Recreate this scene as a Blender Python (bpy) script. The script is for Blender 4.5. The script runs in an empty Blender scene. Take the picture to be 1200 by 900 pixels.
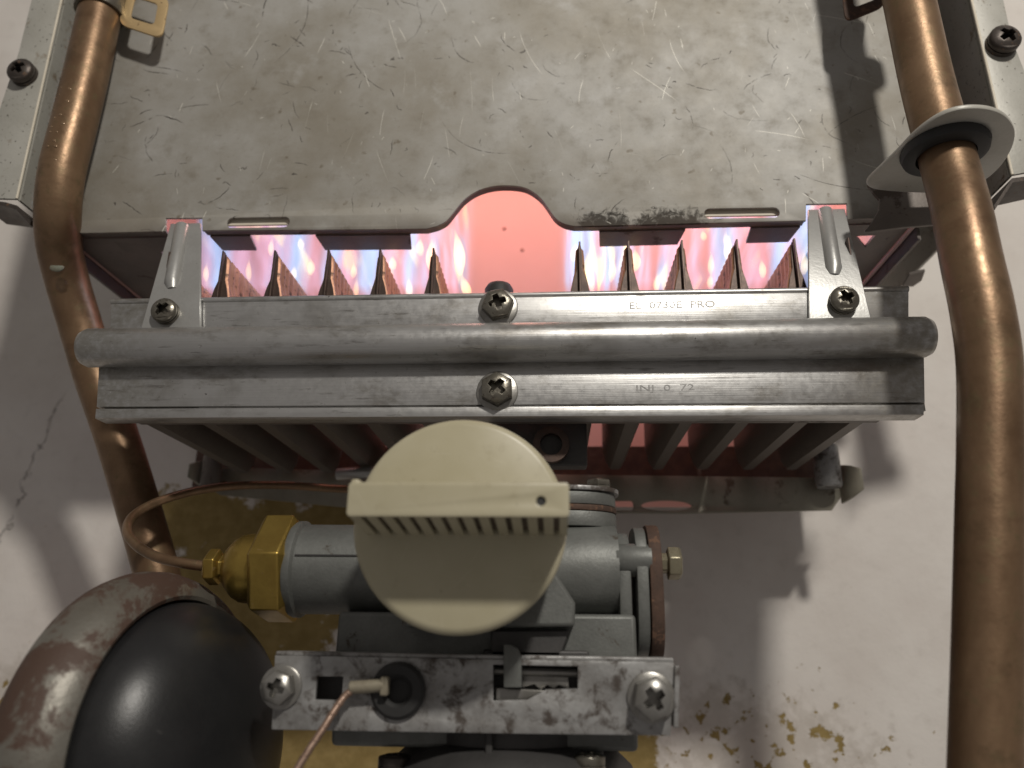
import bpy, bmesh, math, random
import numpy as np
from mathutils import Matrix, Vector

R = math.radians
random.seed(7)
S = 0.001                      # everything below is written in millimetres
scene = bpy.context.scene
col = scene.collection

# ------------------------------------------------------------------ camera
F = 900.0                      # focal length in pixels of a 1200 px wide frame
ROT = Matrix.Rotation(R(3.2), 3, 'Z') @ Matrix.Rotation(R(90 + 18.2), 3, 'X') @ Matrix.Rotation(R(0.7), 3, 'Z')
cam_d = bpy.data.cameras.new('camera')
cam_d.sensor_width = 36.0
cam_d.lens = F / 1200 * 36
cam_d.clip_start = 0.01
cam_d.clip_end = 20
cam_d.dof.use_dof = True
cam_d.dof.focus_distance = 0.212
cam_d.dof.aperture_fstop = 11
cam = bpy.data.objects.new('camera', cam_d)
col.objects.link(cam)
cam.matrix_world = ROT.to_4x4()
scene.camera = cam

# ------------------------------------------------------------------ world and lamp
world = bpy.data.worlds.new('World')
scene.world = world
world.use_nodes = True
bg = world.node_tree.nodes['Background']
bg.inputs[0].default_value = (1.0, 0.93, 0.88, 1)
bg.inputs[1].default_value = 0.17

lamp_d = bpy.data.lights.new('room_lamp', 'POINT')
lamp_d.energy = 12.5
lamp_d.color = (1.0, 0.95, 0.87)
lamp_d.shadow_soft_size = 0.024
lamp = bpy.data.objects.new('room_lamp', lamp_d)
lamp.location = (0.180, -0.332, 0.455)
col.objects.link(lamp)

# light given off by the burning gas inside the chamber
for k, (x, y, z, e) in enumerate(((-65, 252, 205, 0.060), (0, 252, 215, 0.056), (65, 252, 205, 0.060))):
    fl = bpy.data.lights.new('flame_light', 'AREA')
    fl.shape = 'RECTANGLE'
    fl.size, fl.size_y = 0.060, 0.04
    fl.energy = e
    fl.color = (1.0, 0.43, 0.34)
    fo = bpy.data.objects.new('flame_light', fl)
    fo.location = (x * S, y * S, z * S)
    fo.rotation_euler = (R(12), 0, 0)
    col.objects.link(fo)

scene.view_settings.view_transform = 'Standard'
scene.view_settings.look = 'None'
scene.view_settings.exposure = 0.0
scene.view_settings.gamma = 1.0
scene.cycles.volume_bounces = 0
scene.cycles.max_bounces = 6
scene.cycles.diffuse_bounces = 3
scene.cycles.glossy_bounces = 3

# ------------------------------------------------------------------ helpers: points
def ray(u, v):
    return ROT @ Vector(((u - 600) / F, (450 - v) / F, -1.0))
def P(u, v, Y):
    """point of the place at depth Y (mm in front of the lens) along the sight line"""
    d = ray(u, v)
    return d * (Y / d.y)
def PZ(u, v, Z):
    d = ray(u, v)
    return d * (Z / d.z)
def Q(u, v, Y):
    p = P(u, v, Y)
    return (p.x, p.z)
def mm(px, v, Y):              # length in mm of px pixels at that depth
    return px * Y / ray(600, v).y / F

# ------------------------------------------------------------------ helpers: meshes
WO = {}                        # world origin (mm) of every object
class MB:
    def __init__(s):
        s.v = []; s.f = []
    def add(s, vs, fs):
        n = len(s.v)
        s.v += [Vector(x) for x in vs]
        s.f += [tuple(i + n for i in f) for f in fs]
        return s
    def box(s, c, d, rot=None):
        vs = []
        for i in (-1, 1):
            for j in (-1, 1):
                for k in (-1, 1):
                    w = Vector((i * d[0] / 2, j * d[1] / 2, k * d[2] / 2))
                    if rot: w = rot @ w
                    vs.append(Vector(c) + w)
        return s.add(vs, [(0,1,3,2), (4,6,7,5), (0,4,5,1), (2,3,7,6), (0,2,6,4), (1,5,7,3)])
    def lathe(s, prof, o, axis, n=40, start=None):
        """prof: (radius, height along axis)"""
        a = Vector(axis).normalized()
        e1 = a.orthogonal().normalized() if start is None else Vector(start).normalized()
        e2 = a.cross(e1)
        vs, fs = [], []
        for r, h in prof:
            for i in range(n):
                t = 2 * math.pi * i / n
                vs.append(Vector(o) + a * h + (e1 * math.cos(t) + e2 * math.sin(t)) * r)
        for j in range(len(prof) - 1):
            for i in range(n):
                i2 = (i + 1) % n
                fs.append((j*n+i, j*n+i2, (j+1)*n+i2, (j+1)*n+i))
        loop = prof[0] == prof[-1]
        if prof[0][0] > 0 and not loop: fs.append(tuple(reversed(range(n))))
        if prof[-1][0] > 0 and not loop: fs.append(tuple((len(prof)-1)*n + i for i in range(n)))
        return s.add(vs, fs)
    def tube(s, pts, rad, n=24, sub=8, smooth=True):
        pts = [Vector(p) for p in pts]
        if smooth and len(pts) > 2:
            out = []
            for i in range(len(pts) - 1):
                p0 = pts[max(i-1, 0)]; p1 = pts[i]; p2 = pts[i+1]; p3 = pts[min(i+2, len(pts)-1)]
                for k in range(sub):
                    t = k / sub
                    out.append(0.5*((2*p1) + (p2-p0)*t + (2*p0-5*p1+4*p2-p3)*t*t + (3*p1-p0-3*p2+p3)*t**3))
            out.append(pts[-1]); pts = out
        m = len(pts)
        tang = [(pts[min(i+1, m-1)] - pts[max(i-1, 0)]).normalized() for i in range(m)]
        e = tang[0].orthogonal().normalized()
        vs, fs = [], []
        for i in range(m):
            e = (e - tang[i] * e.dot(tang[i])).normalized()
            g = tang[i].cross(e)
            rr = rad(i / (m-1)) if callable(rad) else rad
            for k in range(n):
                a = 2 * math.pi * k / n
                vs.append(pts[i] + (e*math.cos(a) + g*math.sin(a)) * rr)
        for i in range(m - 1):
            for k in range(n):
                k2 = (k+1) % n
                fs.append((i*n+k, i*n+k2, (i+1)*n+k2, (i+1)*n+k))
        fs.append(tuple(reversed(range(n)))); fs.append(tuple((m-1)*n+k for k in range(n)))
        return s.add(vs, fs)
    def prism(s, poly, a, b):
        """poly: list of points; extruded by vector from a to b offsets"""
        n = len(poly)
        vs = [Vector(p) + Vector(a) for p in poly] + [Vector(p) + Vector(b) for p in poly]
        fs = [tuple(range(n)), tuple(reversed(range(n, 2*n)))]
        for i in range(n):
            j = (i+1) % n
            fs.append((i, i+n, j+n, j))
        return s.add(vs, fs)
    def sheet(s, outer, holes, th, o=(0,0,0), ex=(1,0,0), ey=(0,0,1), bev=0.0):
        """flat sheet with holes; o is the middle of its thickness"""
        cu = bpy.data.curves.new('tmp', 'CURVE')
        cu.dimensions = '2D'; cu.fill_mode = 'BOTH'
        cu.extrude = max(th/2 - bev, 0.001); cu.bevel_depth = bev; cu.bevel_resolution = 1; cu.offset = -bev
        for ring in [outer] + list(holes):
            sp = cu.splines.new('POLY'); sp.points.add(len(ring) - 1)
            for p, q in zip(sp.points, ring): p.co = (q[0], q[1], 0, 1)
            sp.use_cyclic_u = True
        _conv(s, cu, o, ex, ey)
        return s
    def text(s, txt, size, o, ex, ey, th=0.1, spacing=1.0):
        cu = bpy.data.curves.new('tmp', 'FONT')
        cu.body = txt; cu.size = size; cu.extrude = th/2; cu.space_character = spacing; cu.resolution_u = 2
        _conv(s, cu, o, ex, ey)
        return s
def _conv(mb, cu, o, ex, ey):
    ob = bpy.data.objects.new('tmp', cu); col.objects.link(ob)
    dg = bpy.context.evaluated_depsgraph_get(); dg.update()
    me = bpy.data.meshes.new_from_object(ob.evaluated_get(dg))
    ex, ey, o = Vector(ex).normalized(), Vector(ey).normalized(), Vector(o)
    ez = ex.cross(ey)
    mb.add([o + ex*v.co.x + ey*v.co.y + ez*v.co.z for v in me.vertices], [tuple(p.vertices) for p in me.polygons])
    bpy.data.objects.remove(ob); bpy.data.meshes.remove(me); bpy.data.curves.remove(cu)

def build(name, mb, mat, parent=None, origin=None, ang=35, bevel=0.0, seg=2, label=None, cat=None, group=None, kind=None, weld=True):
    me = bpy.data.meshes.new(name)
    if origin is None:
        lo = Vector([min(v[i] for v in mb.v) for i in range(3)]); hi = Vector([max(v[i] for v in mb.v) for i in range(3)])
        origin = (lo + hi) / 2
        if parent is None: origin.z = lo.z
    origin = Vector(origin)
    me.from_pydata([(v - origin) * S for v in mb.v], [], mb.f)
    bm = bmesh.new(); bm.from_mesh(me)
    if weld: bmesh.ops.remove_doubles(bm, verts=bm.verts, dist=0.000002)
    bmesh.ops.recalc_face_normals(bm, faces=bm.faces)
    for f in bm.faces: f.smooth = True
    bm.to_mesh(me); bm.free()
    me.set_sharp_from_angle(angle=R(ang))
    me.materials.append(mat)
    o = bpy.data.objects.new(name, me); col.objects.link(o)
    WO[o.name] = origin
    if parent is not None:
        o.parent = parent; o.location = (origin - WO[parent.name]) * S
    else:
        o.location = origin * S
    if bevel > 0:
        b = o.modifiers.new('bevel', 'BEVEL'); b.width = bevel * S; b.segments = seg; b.limit_method = 'ANGLE'; b.angle_limit = R(35)
        b.use_clamp_overlap = True
    return tag(o, label, cat, group, kind)
def tag(o, label=None, cat=None, group=None, kind=None):
    for k, v in (('label', label), ('category', cat), ('group', group), ('kind', kind)):
        if v: o[k] = v
    return o
def thing(name, loc, label, cat, group=None):
    e = bpy.data.objects.new(name, None); col.objects.link(e)
    e.empty_display_size = 0.01
    e.location = Vector(loc) * S; WO[e.name] = Vector(loc)
    return tag(e, label, cat, group)
def inst(src, parent, shift, name=None):
    """copy that shares mesh data, moved by shift (mm) in the place"""
    o = src.copy(); col.objects.link(o)
    WO[o.name] = WO[src.name] + Vector(shift)
    o.parent = parent
    o.location = (WO[o.name] - (WO[parent.name] if parent else Vector())) * S
    return o
def ngon(n, r, cx=0, cy=0, rot=0, ry=None):
    ry = r if ry is None else ry
    return [(cx + r*math.cos(2*math.pi*i/n + rot), cy + ry*math.sin(2*math.pi*i/n + rot)) for i in range(n)]
def rrect(x0, y0, x1, y1, r, n=6):
    out = []
    for cx, cy, a in ((x1-r, y1-r, 0), (x0+r, y1-r, 90), (x0+r, y0+r, 180), (x1-r, y0+r, 270)):
        for i in range(n + 1):
            t = R(a + 90*i/n); out.append((cx + r*math.cos(t), cy + r*math.sin(t)))
    return out

# ------------------------------------------------------------------ helpers: materials
class NT:
    def __init__(s, name):
        s.m = bpy.data.materials.new(name); s.m.use_nodes = True
        s.t = s.m.node_tree; s.b = s.t.nodes['Principled BSDF']; s.out = s.t.nodes['Material Output']
    def n(s, typ, **kw):
        x = s.t.nodes.new(typ)
        for k, v in kw.items():
            if k in ('operation', 'blend_type', 'data_type', 'feature', 'voronoi_dimensions', 'noise_dimensions', 'rotation_type', 'use_clamp', 'interpolation_type', 'invert', 'distance', 'wave_type', 'bands_direction'):
                setattr(x, k, v)
        return x
    def link(s, a, b): s.t.links.new(a, b)
    def put(s, sock, v):
        if hasattr(v, 'is_output'): s.link(v, sock)
        elif isinstance(v, (tuple, list)) and len(v) == 3 and sock.type == 'RGBA': sock.default_value = (*v, 1)
        else: sock.default_value = v
    def math(s, op, a, b=0.0, c=None, clamp=False):
        x = s.n('ShaderNodeMath', operation=op); x.use_clamp = clamp
        s.put(x.inputs[0], a); s.put(x.inputs[1], b)
        if c is not None: s.put(x.inputs[2], c)
        return x.outputs[0]
    def vmath(s, op, a, b=(0,0,0)):
        x = s.n('ShaderNodeVectorMath', operation=op); s.put(x.inputs[0], a); s.put(x.inputs[1], b)
        return x.outputs[0]
    def coords(s, rand=True, scale=(1000, 1000, 1000)):
        tc = s.n('ShaderNodeTexCoord')
        v = s.vmath('MULTIPLY', tc.outputs['Object'], scale)
        if rand:
            oi = s.n('ShaderNodeObjectInfo')
            v = s.vmath('ADD', v, s.vmath('MULTIPLY', s.comb(oi.outputs['Random'], oi.outputs['Random'], oi.outputs['Random']), (331, 517, 713)))
        return v
    def comb(s, x, y, z):
        c = s.n('ShaderNodeCombineXYZ')
        for i, q in enumerate((x, y, z)): s.put(c.inputs[i], q)
        return c.outputs[0]
    def sep(s, v):
        c = s.n('ShaderNodeSeparateXYZ'); s.put(c.inputs[0], v); return c.outputs
    def noise(s, v, scale, detail=4.0, rough=0.55, dist=0.0, col=False):
        x = s.n('ShaderNodeTexNoise'); s.put(x.inputs['Vector'], v)
        x.inputs['Scale'].default_value = scale; x.inputs['Detail'].default_value = detail
        x.inputs['Roughness'].default_value = rough; x.inputs['Distortion'].default_value = dist
        return x.outputs['Color' if col else 'Fac']
    def step(s, x, a, b, lo=0.0, hi=1.0):
        r = s.n('ShaderNodeMapRange', interpolation_type='SMOOTHSTEP'); s.put(r.inputs[0], x)
        r.inputs[1].default_value = a; r.inputs[2].default_value = b; r.inputs[3].default_value = lo; r.inputs[4].default_value = hi
        return r.outputs[0]
    def mix(s, f, a, b, mode='MIX'):
        x = s.n('ShaderNodeMix', data_type='RGBA', blend_type=mode); s.put(x.inputs[0], f); s.put(x.inputs[6], a); s.put(x.inputs[7], b)
        return x.outputs[2]
    def bump(s, h, strength=0.3, dist=0.0002):
        x = s.n('ShaderNodeBump'); s.put(x.inputs['Height'], h); x.inputs['Strength'].default_value = strength; x.inputs['Distance'].default_value = dist
        s.link(x.outputs[0], s.b.inputs['Normal']); return x
    def scratch(s, v2, cell, length, width, curve, prob, a0=0.0, arange=6.28, seed=0.0):
        """random short scratches: one line in some of the cells of a Voronoi pattern"""
        v = s.vmath('ADD', v2, (seed*17.3, seed*9.1, 0))
        vo = s.n('ShaderNodeTexVoronoi', voronoi_dimensions='2D'); s.put(vo.inputs['Vector'], v); vo.inputs['Scale'].default_value = 1.0/cell
        loc = s.vmath('SUBTRACT', v, vo.outputs['Position'])
        c = s.sep(vo.outputs['Color'])
        rt = s.n('ShaderNodeVectorRotate', rotation_type='Z_AXIS'); s.put(rt.inputs['Vector'], loc)
        s.put(rt.inputs['Angle'], s.math('MULTIPLY_ADD', c[0], arange, a0))
        l = s.sep(rt.outputs[0])
        wob = s.math('MULTIPLY', s.math('SUBTRACT', s.noise(v, 0.25, 2), 0.5), 1.2*curve*10)
        y = s.math('ADD', s.math('MULTIPLY_ADD', s.math('MULTIPLY', l[0], l[0]), s.math('MULTIPLY', s.math('SUBTRACT', c[1], 0.5), curve), l[1]), wob)
        line = s.step(s.math('ABSOLUTE', y), width*0.3, width, 1, 0)
        ln = s.math('MULTIPLY', s.math('ADD', c[2], 0.25), length)
        ends = s.step(s.math('DIVIDE', s.math('ABSOLUTE', l[0]), ln), 0.5, 1.0, 1, 0)
        on = s.math('LESS_THAN', s.math('FRACT', s.math('MULTIPLY', c[1], 7.31)), prob)
        return s.math('MULTIPLY', s.math('MULTIPLY', line, ends), on)

def grime(name, c1, c2, c3=None, scale=0.05, metallic=0.0, rough=0.5, rvar=0.15, bump=0.2, fine=1.2, spec=0.5, amount3=0.55, stretch=(1,1,1), soft3=0.06, bscale=0.6, specks=0.0):
    """worn surface: c1 and c2 blend in soft clouds, c3 lies in ragged patches"""
    g = NT(name)
    v = g.vmath('MULTIPLY', g.coords(), stretch)
    n1 = g.noise(v, scale, 6, 0.6)
    n2 = g.noise(v, fine, 4, 0.6)
    f = g.math('ADD', g.math('MULTIPLY', g.step(n1, 0.3, 0.7), 0.75), g.math('MULTIPLY', g.math('SUBTRACT', n2, 0.35), 0.6), clamp=True)
    c = g.mix(f, c1, c2)
    r = g.math('MULTIPLY_ADD', g.math('SUBTRACT', n1, 0.5), rvar*2, rough)
    if c3:
        n3 = g.noise(g.vmath('ADD', v, (71, 13, 5)), scale*2.2, 8, 0.68, 0.3)
        m3 = g.step(n3, amount3, amount3 + soft3)
        c = g.mix(m3, c, c3)
        r = g.math('MULTIPLY_ADD', m3, 0.2, r)
        g.put(g.b.inputs['Metallic'], g.math('MULTIPLY', g.math('SUBTRACT', 1.0, g.math('MULTIPLY', m3, 0.8)), metallic))
    else:
        g.b.inputs['Metallic'].default_value = metallic
    if specks > 0:
        sp = g.step(g.noise(g.vmath('ADD', v, (11, 91, 47)), fine*0.7, 3, 0.5), 0.76 - specks*0.1, 0.80 - specks*0.1)
        c = g.mix(g.math('MULTIPLY', sp, 0.75), c, (0.05, 0.04, 0.03))
    g.put(g.b.inputs['Base Color'], c); g.put(g.b.inputs['Roughness'], r)
    g.b.inputs['Specular IOR Level'].default_value = spec
    if bump: g.bump(g.math('ADD', g.noise(v, bscale, 5, 0.6), g.math('MULTIPLY', n2, 0.3)), bump, 0.0003)
    return g.m

def mat_plate():
    g = NT('aged_steel_plate')
    v = g.coords(rand=False); s3 = g.sep(v)
    v2 = g.comb(s3[0], s3[2], 0.0)
    n1 = g.noise(v2, 0.018, 7, 0.62); n2 = g.noise(v2, 0.12, 6, 0.65); n3 = g.noise(v2, 1.1, 4, 0.6)
    c = g.mix(g.step(n1, 0.32, 0.68), (0.265, 0.24, 0.195), (0.40, 0.39, 0.365))
    c = g.mix(g.math('MULTIPLY', g.step(n2, 0.5, 0.78), 0.6), c, (0.20, 0.175, 0.135))
    c = g.mix(g.math('MULTIPLY', g.step(g.noise(g.vmath('ADD', v2, (40, 9, 0)), 0.05, 7, 0.66), 0.54, 0.72), 0.5), c, (0.48, 0.475, 0.46))
    c = g.mix(g.math('MULTIPLY', g.step(n3, 0.56, 0.75), 0.35), c, (0.20, 0.18, 0.15))
    # brown spots
    sp = g.step(g.noise(g.vmath('ADD', v2, (13, 55, 0)), 0.22, 3, 0.5), 0.67, 0.75)
    c = g.mix(g.math('MULTIPLY', sp, 0.6), c, (0.13, 0.10, 0.06))
    # dark curly marks
    dk = None
    for i, (ce, L, w, cv, pr) in enumerate(((11, 5, 0.22, 0.16, 0.30), (16, 8, 0.28, 0.14, 0.34), (5, 1.6, 0.26, 0.4, 0.14), (26, 14, 0.20, 0.05, 0.40))):
        k = g.scratch(v2, ce, L, w, cv, pr, seed=i + 1)
        dk = k if dk is None else g.math('MAXIMUM', dk, k)
    dk = g.math('MULTIPLY', dk, g.math('MULTIPLY', g.step(g.noise(v2, 0.35, 3), 0.34, 0.52, 0.0, 0.95), g.step(g.noise(g.vmath('ADD', v2, (60, 0, 0)), 0.03, 3), 0.38, 0.58, 0.3, 1.0)))
    c = g.mix(dk, c, (0.055, 0.048, 0.04))
    # soot, thickest round the two brackets and the middle arch on the right
    so = g.math('MULTIPLY', g.step(s3[2], -68, -56.0, 1, 0), g.math('MAXIMUM', g.step(g.math('ABSOLUTE', g.math('SUBTRACT', s3[0], 16.0)), 4, 13, 1, 0), g.step(g.math('ABSOLUTE', g.math('SUBTRACT', s3[0], 37.0)), 6, 18, 1, 0)))
    sn = g.noise(g.vmath('ADD', v2, (7, 3, 0)), 0.42, 7, 0.72, 0.8)
    so = g.step(g.math('ADD', g.math('MULTIPLY', so, 0.42), sn), 0.66, 0.88)
    c = g.mix(g.math('MULTIPLY', so, 0.85), c, (0.02, 0.018, 0.016))
    ed = g.math('MULTIPLY', g.step(g.math('ADD', s3[2], g.math('MULTIPLY', g.math('SUBTRACT', n2, 0.5), 9.0)), -69.0, -61.0, 1, 0), g.step(g.noise(v2, 0.06, 4), 0.35, 0.6, 0.15, 0.75))
    c = g.mix(ed, c, (0.12, 0.10, 0.085))
    # bright scratches, mostly upright
    br = None
    for i, (ce, L, w, cv, pr, a0, ar) in enumerate(((13, 6, 0.13, 0.03, 0.28, 1.1, 0.9), (7, 1.8, 0.15, 0.05, 0.10, 1.1, 1.1), (24, 10, 0.12, 0.03, 0.35, 0.2, 1.6), (5, 0.8, 0.15, 0.0, 0.07, 0, 6.28))):
        k = g.scratch(v2, ce, L, w, cv, pr, a0, ar, seed=i + 9)
        br = k if br is None else g.math('MAXIMUM', br, k)
    bi = g.step(g.noise(v2, 0.035, 3), 0.42, 0.60, 0.15, 0.95)
    br = g.math('MULTIPLY', br, bi)
    c = g.mix(br, c, (0.80, 0.78, 0.70))
    g.put(g.b.inputs['Base Color'], c)
    g.put(g.b.inputs['Metallic'], g.math('MULTIPLY', g.math('SUBTRACT', 1.0, so), 0.15))
    g.put(g.b.inputs['Specular IOR Level'], g.math('MULTIPLY', g.math('SUBTRACT', 1.0, so), 0.5))
    g.put(g.b.inputs['Roughness'], g.math('MULTIPLY_ADD', n2, 0.3, 0.46))
    g.bump(g.math('ADD', g.math('ADD', g.noise(v2, 0.03, 3), g.math('MULTIPLY', n3, 0.05)), g.math('MULTIPLY', dk, -0.05)), 0.35, 0.0012)
    return g.m

def mat_bar():
    g = NT('brushed_aluminium')
    v = g.coords(rand=False)
    st = g.noise(g.vmath('MULTIPLY', v, (0.03, 2.2, 2.2)), 1.0, 6, 0.65)
    n1 = g.noise(v, 0.05, 6, 0.6); n2 = g.noise(v, 0.5, 5, 0.65)
    c = g.mix(st, (0.42, 0.415, 0.405), (0.58, 0.575, 0.565))
    c = g.mix(g.math('MULTIPLY', g.step(n1, 0.5, 0.75), 0.55), c, (0.26, 0.245, 0.22))
    c = g.mix(g.math('MULTIPLY', g.step(n2, 0.63, 0.70), 0.4), c, (0.15, 0.14, 0.125))
    c = g.mix(g.math('MULTIPLY', g.step(g.noise(g.vmath('MULTIPLY', v, (0.5, 1.0, 1.0)), 0.11, 7, 0.7), 0.5, 0.68), 0.6), c, (0.20, 0.18, 0.15))
    c = g.mix(g.math('MULTIPLY', g.step(g.noise(g.vmath('ADD', g.vmath('MULTIPLY', v, (0.25, 2.0, 2.0)), (3, 1, 9)), 0.35, 5, 0.7), 0.58, 0.7), 0.5), c, (0.11, 0.095, 0.08))
    x = g.sep(v)[0]
    grimy = g.math('MULTIPLY', g.step(g.math('ABSOLUTE', x), 85, 118), g.step(n2, 0.3, 0.6))
    c = g.mix(g.math('MULTIPLY', grimy, 0.6), c, (0.25, 0.23, 0.185))
    w = g.step(g.noise(g.vmath('MULTIPLY', v, (0.5, 1, 1)), 1.6, 2), 0.74, 0.77)
    c = g.mix(g.math('MULTIPLY', w, 0.6), c, (0.7, 0.7, 0.68))
    d = g.step(g.noise(g.vmath('ADD', v, (5, 50, 9)), 0.8, 2), 0.76, 0.79)
    c = g.mix(g.math('MULTIPLY', d, 0.8), c, (0.05, 0.045, 0.04))
    g.put(g.b.inputs['Base Color'], c); g.b.inputs['Metallic'].default_value = 0.8
    g.put(g.b.inputs['Roughness'], g.math('MULTIPLY_ADD', n2, 0.35, 0.20))
    g.bump(g.math('ADD', st, g.math('MULTIPLY', n2, 0.5)), 0.15, 0.0003)
    return g.m

def mat_copper():
    g = NT('tarnished_copper')
    v = g.coords()
    n1 = g.noise(g.vmath('MULTIPLY', v, (1, 1, 0.5)), 0.045, 6, 0.6, 0.4)
    n2 = g.noise(v, 0.28, 5, 0.65); n3 = g.noise(g.vmath('MULTIPLY', v, (0.3, 0.3, 1.6)), 0.16, 4, 0.6)
    c = g.mix(g.step(n1, 0.3, 0.7), (0.16, 0.095, 0.052), (0.28, 0.18, 0.105))
    c = g.mix(g.math('MULTIPLY', g.step(n3, 0.5, 0.8), 0.35), c, (0.10, 0.05, 0.025))
    c = g.mix(g.math('MULTIPLY', g.step(n2, 0.52, 0.70), 0.7), c, (0.17, 0.125, 0.065))
    c = g.mix(g.math('MULTIPLY', g.step(g.noise(v, 1.1, 3), 0.68, 0.76), 0.4), c, (0.42, 0.3, 0.18))
    g.put(g.b.inputs['Base Color'], c); c = g.mix(g.math('MULTIPLY', g.step(g.noise(g.vmath('ADD', v, (5, 8, 1)), 0.09, 7, 0.7), 0.52, 0.66), 0.55), c, (0.115, 0.075, 0.04))
    g.put(g.b.inputs['Base Color'], c)
    g.b.inputs['Metallic'].default_value = 0.6
    g.put(g.b.inputs['Roughness'], g.math('MULTIPLY_ADD', n2, 0.4, 0.20))
    g.bump(g.math('ADD', n2, g.noise(v, 1.0, 3)), 0.12, 0.0003)
    return g.m

def mat_wall(spots, chips):
    g = NT('peeling_plaster')
    v = g.coords(rand=False); s3 = g.sep(v); v2 = g.comb(s3[0], s3[2], 0.0)
    n1 = g.noise(v2, 0.02, 6, 0.6); n2 = g.noise(v2, 0.15, 6, 0.65); n3 = g.noise(v2, 0.6, 4, 0.6)
    c = g.mix(g.step(n1, 0.3, 0.7), (0.67, 0.62, 0.575), (0.75, 0.71, 0.665))
    c = g.mix(g.math('MULTIPLY', g.step(n2, 0.5, 0.75), 0.25), c, (0.5, 0.46, 0.42))
    def field(lst):
        best = None
        for (x, z, rx, rz) in lst:
            a = g.math('DIVIDE', g.math('SUBTRACT', s3[0], x), rx); b = g.math('DIVIDE', g.math('SUBTRACT', s3[2], z), rz)
            d = g.math('SUBTRACT', 1.0, g.math('SQRT', g.math('ADD', g.math('MULTIPLY', a, a), g.math('MULTIPLY', b, b))))
            best = d if best is None else g.math('MAXIMUM', best, d)
        return best
    rag = g.math('SUBTRACT', g.noise(v2, 0.07, 7, 0.68), 0.5)
    peel = g.step(g.math('MULTIPLY_ADD', rag, 1.6, g.math('MAXIMUM', field(spots), -1.5)), -0.02, 0.12)
    chipn = g.math('SUBTRACT', g.noise(g.vmath('ADD', v2, (31, 7, 0)), 0.16, 5, 0.6), 0.60)
    chip = g.step(g.math('MULTIPLY_ADD', g.math('MINIMUM', field(chips), 0.5), 0.16, chipn), 0.04, 0.078)
    m = g.math('MAXIMUM', peel, chip)
    och = g.mix(g.step(n2, 0.35, 0.7), (0.25, 0.18, 0.065), (0.34, 0.25, 0.10))
    c = g.mix(m, c, och)
    # dirty halo of stained plaster round the peeled paint
    halo = g.math('MULTIPLY', g.step(g.math('MULTIPLY_ADD', g.math('SUBTRACT', n2, 0.5), 2.2, field(chips)), 0.1, 0.7), g.math('SUBTRACT', 1.0, m))
    c = g.mix(g.math('MULTIPLY', halo, 0.35), c, (0.33, 0.28, 0.22))
    # a wandering hairline crack
    cx, cz = CRACK
    line = g.math('ADD', g.math('SUBTRACT', g.math('SUBTRACT', s3[0], cx), g.math('MULTIPLY', g.math('SUBTRACT', s3[2], cz), 0.22)), g.math('MULTIPLY', g.math('SUBTRACT', g.noise(v2, 0.09, 5, 0.6), 0.5), 18))
    cr = g.math('MULTIPLY', g.step(g.math('ABSOLUTE', line), 0.15, 0.7, 1, 0), g.step(g.math('ABSOLUTE', g.math('SUBTRACT', s3[2], cz)), 34, 44, 1, 0))
    cr = g.math('MULTIPLY', cr, g.step(n2, 0.36, 0.56))
    c = g.mix(g.math('MULTIPLY', cr, 0.7), c, (0.14, 0.12, 0.11))
    dots = g.step(g.noise(g.vmath('ADD', v2, (3, 77, 0)), 0.3, 2), 0.75, 0.78)
    c = g.mix(g.math('MULTIPLY', dots, 0.35), c, (0.36, 0.27, 0.15))
    g.put(g.b.inputs['Base Color'], c); g.b.inputs['Roughness'].default_value = 0.75
    g.b.inputs['Specular IOR Level'].default_value = 0.25
    h = g.math('ADD', g.math('ADD', g.math('MULTIPLY', n1, 2.0), g.math('MULTIPLY', n3, 0.12)), g.math('MULTIPLY', m, -0.3))
    g.bump(g.math('ADD', h, g.math('MULTIPLY', cr, -0.4)), 0.5, 0.0012)
    return g.m

def plain(name, c, rough=0.5, metallic=0.0, **kw):
    return grime(name, c, tuple(x*0.8 for x in c), None, 0.08, metallic, rough, 0.08, 0.08, **kw)

M = {}
M['plate'] = mat_plate()
M['bar'] = mat_bar()
M['copper'] = mat_copper()
M['bracket'] = grime('bracket_steel', (0.47, 0.47, 0.455), (0.36, 0.355, 0.34), (0.16, 0.145, 0.12), 0.07, 0.55, 0.38, 0.12, 0.15, amount3=0.66, specks=0.3)
M['screw'] = grime('dull_screw_steel', (0.24, 0.225, 0.19), (0.14, 0.125, 0.10), (0.05, 0.04, 0.03), 0.25, 0.75, 0.3, 0.15, 0.25, amount3=0.56)
M['screw_dark'] = grime('browned_screw_steel', (0.09, 0.075, 0.065), (0.05, 0.04, 0.035), (0.14, 0.08, 0.045), 0.25, 0.5, 0.45, 0.12, 0.2, amount3=0.6)
M['washer'] = grime('washer_steel', (0.34, 0.33, 0.31), (0.22, 0.21, 0.19), None, 0.2, 0.7, 0.33, 0.1, 0.1)
M['rail'] = grime('old_grey_paint', (0.36, 0.35, 0.31), (0.45, 0.44, 0.40), (0.16, 0.11, 0.06), 0.05, 0.1, 0.45, 0.1, 0.2, amount3=0.575, soft3=0.14, specks=1.1)
M['chamber'] = grime('heat_browned_steel', (0.19, 0.165, 0.145), (0.12, 0.105, 0.095), (0.08, 0.06, 0.05), 0.04, 0.3, 0.5, 0.1, 0.2, amount3=0.6)
M['liner'] = grime('chamber_lining', (0.74, 0.55, 0.50), (0.70, 0.51, 0.46), (0.52, 0.36, 0.32), 0.03, 0.0, 0.7, 0.05, 0.08, amount3=0.74)
M['lining_strip'] = grime('lining_strip', (0.72, 0.66, 0.55), (0.62, 0.56, 0.45), (0.3, 0.22, 0.15), 0.1, 0.0, 0.6, 0.05, 0.1, amount3=0.68)
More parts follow.
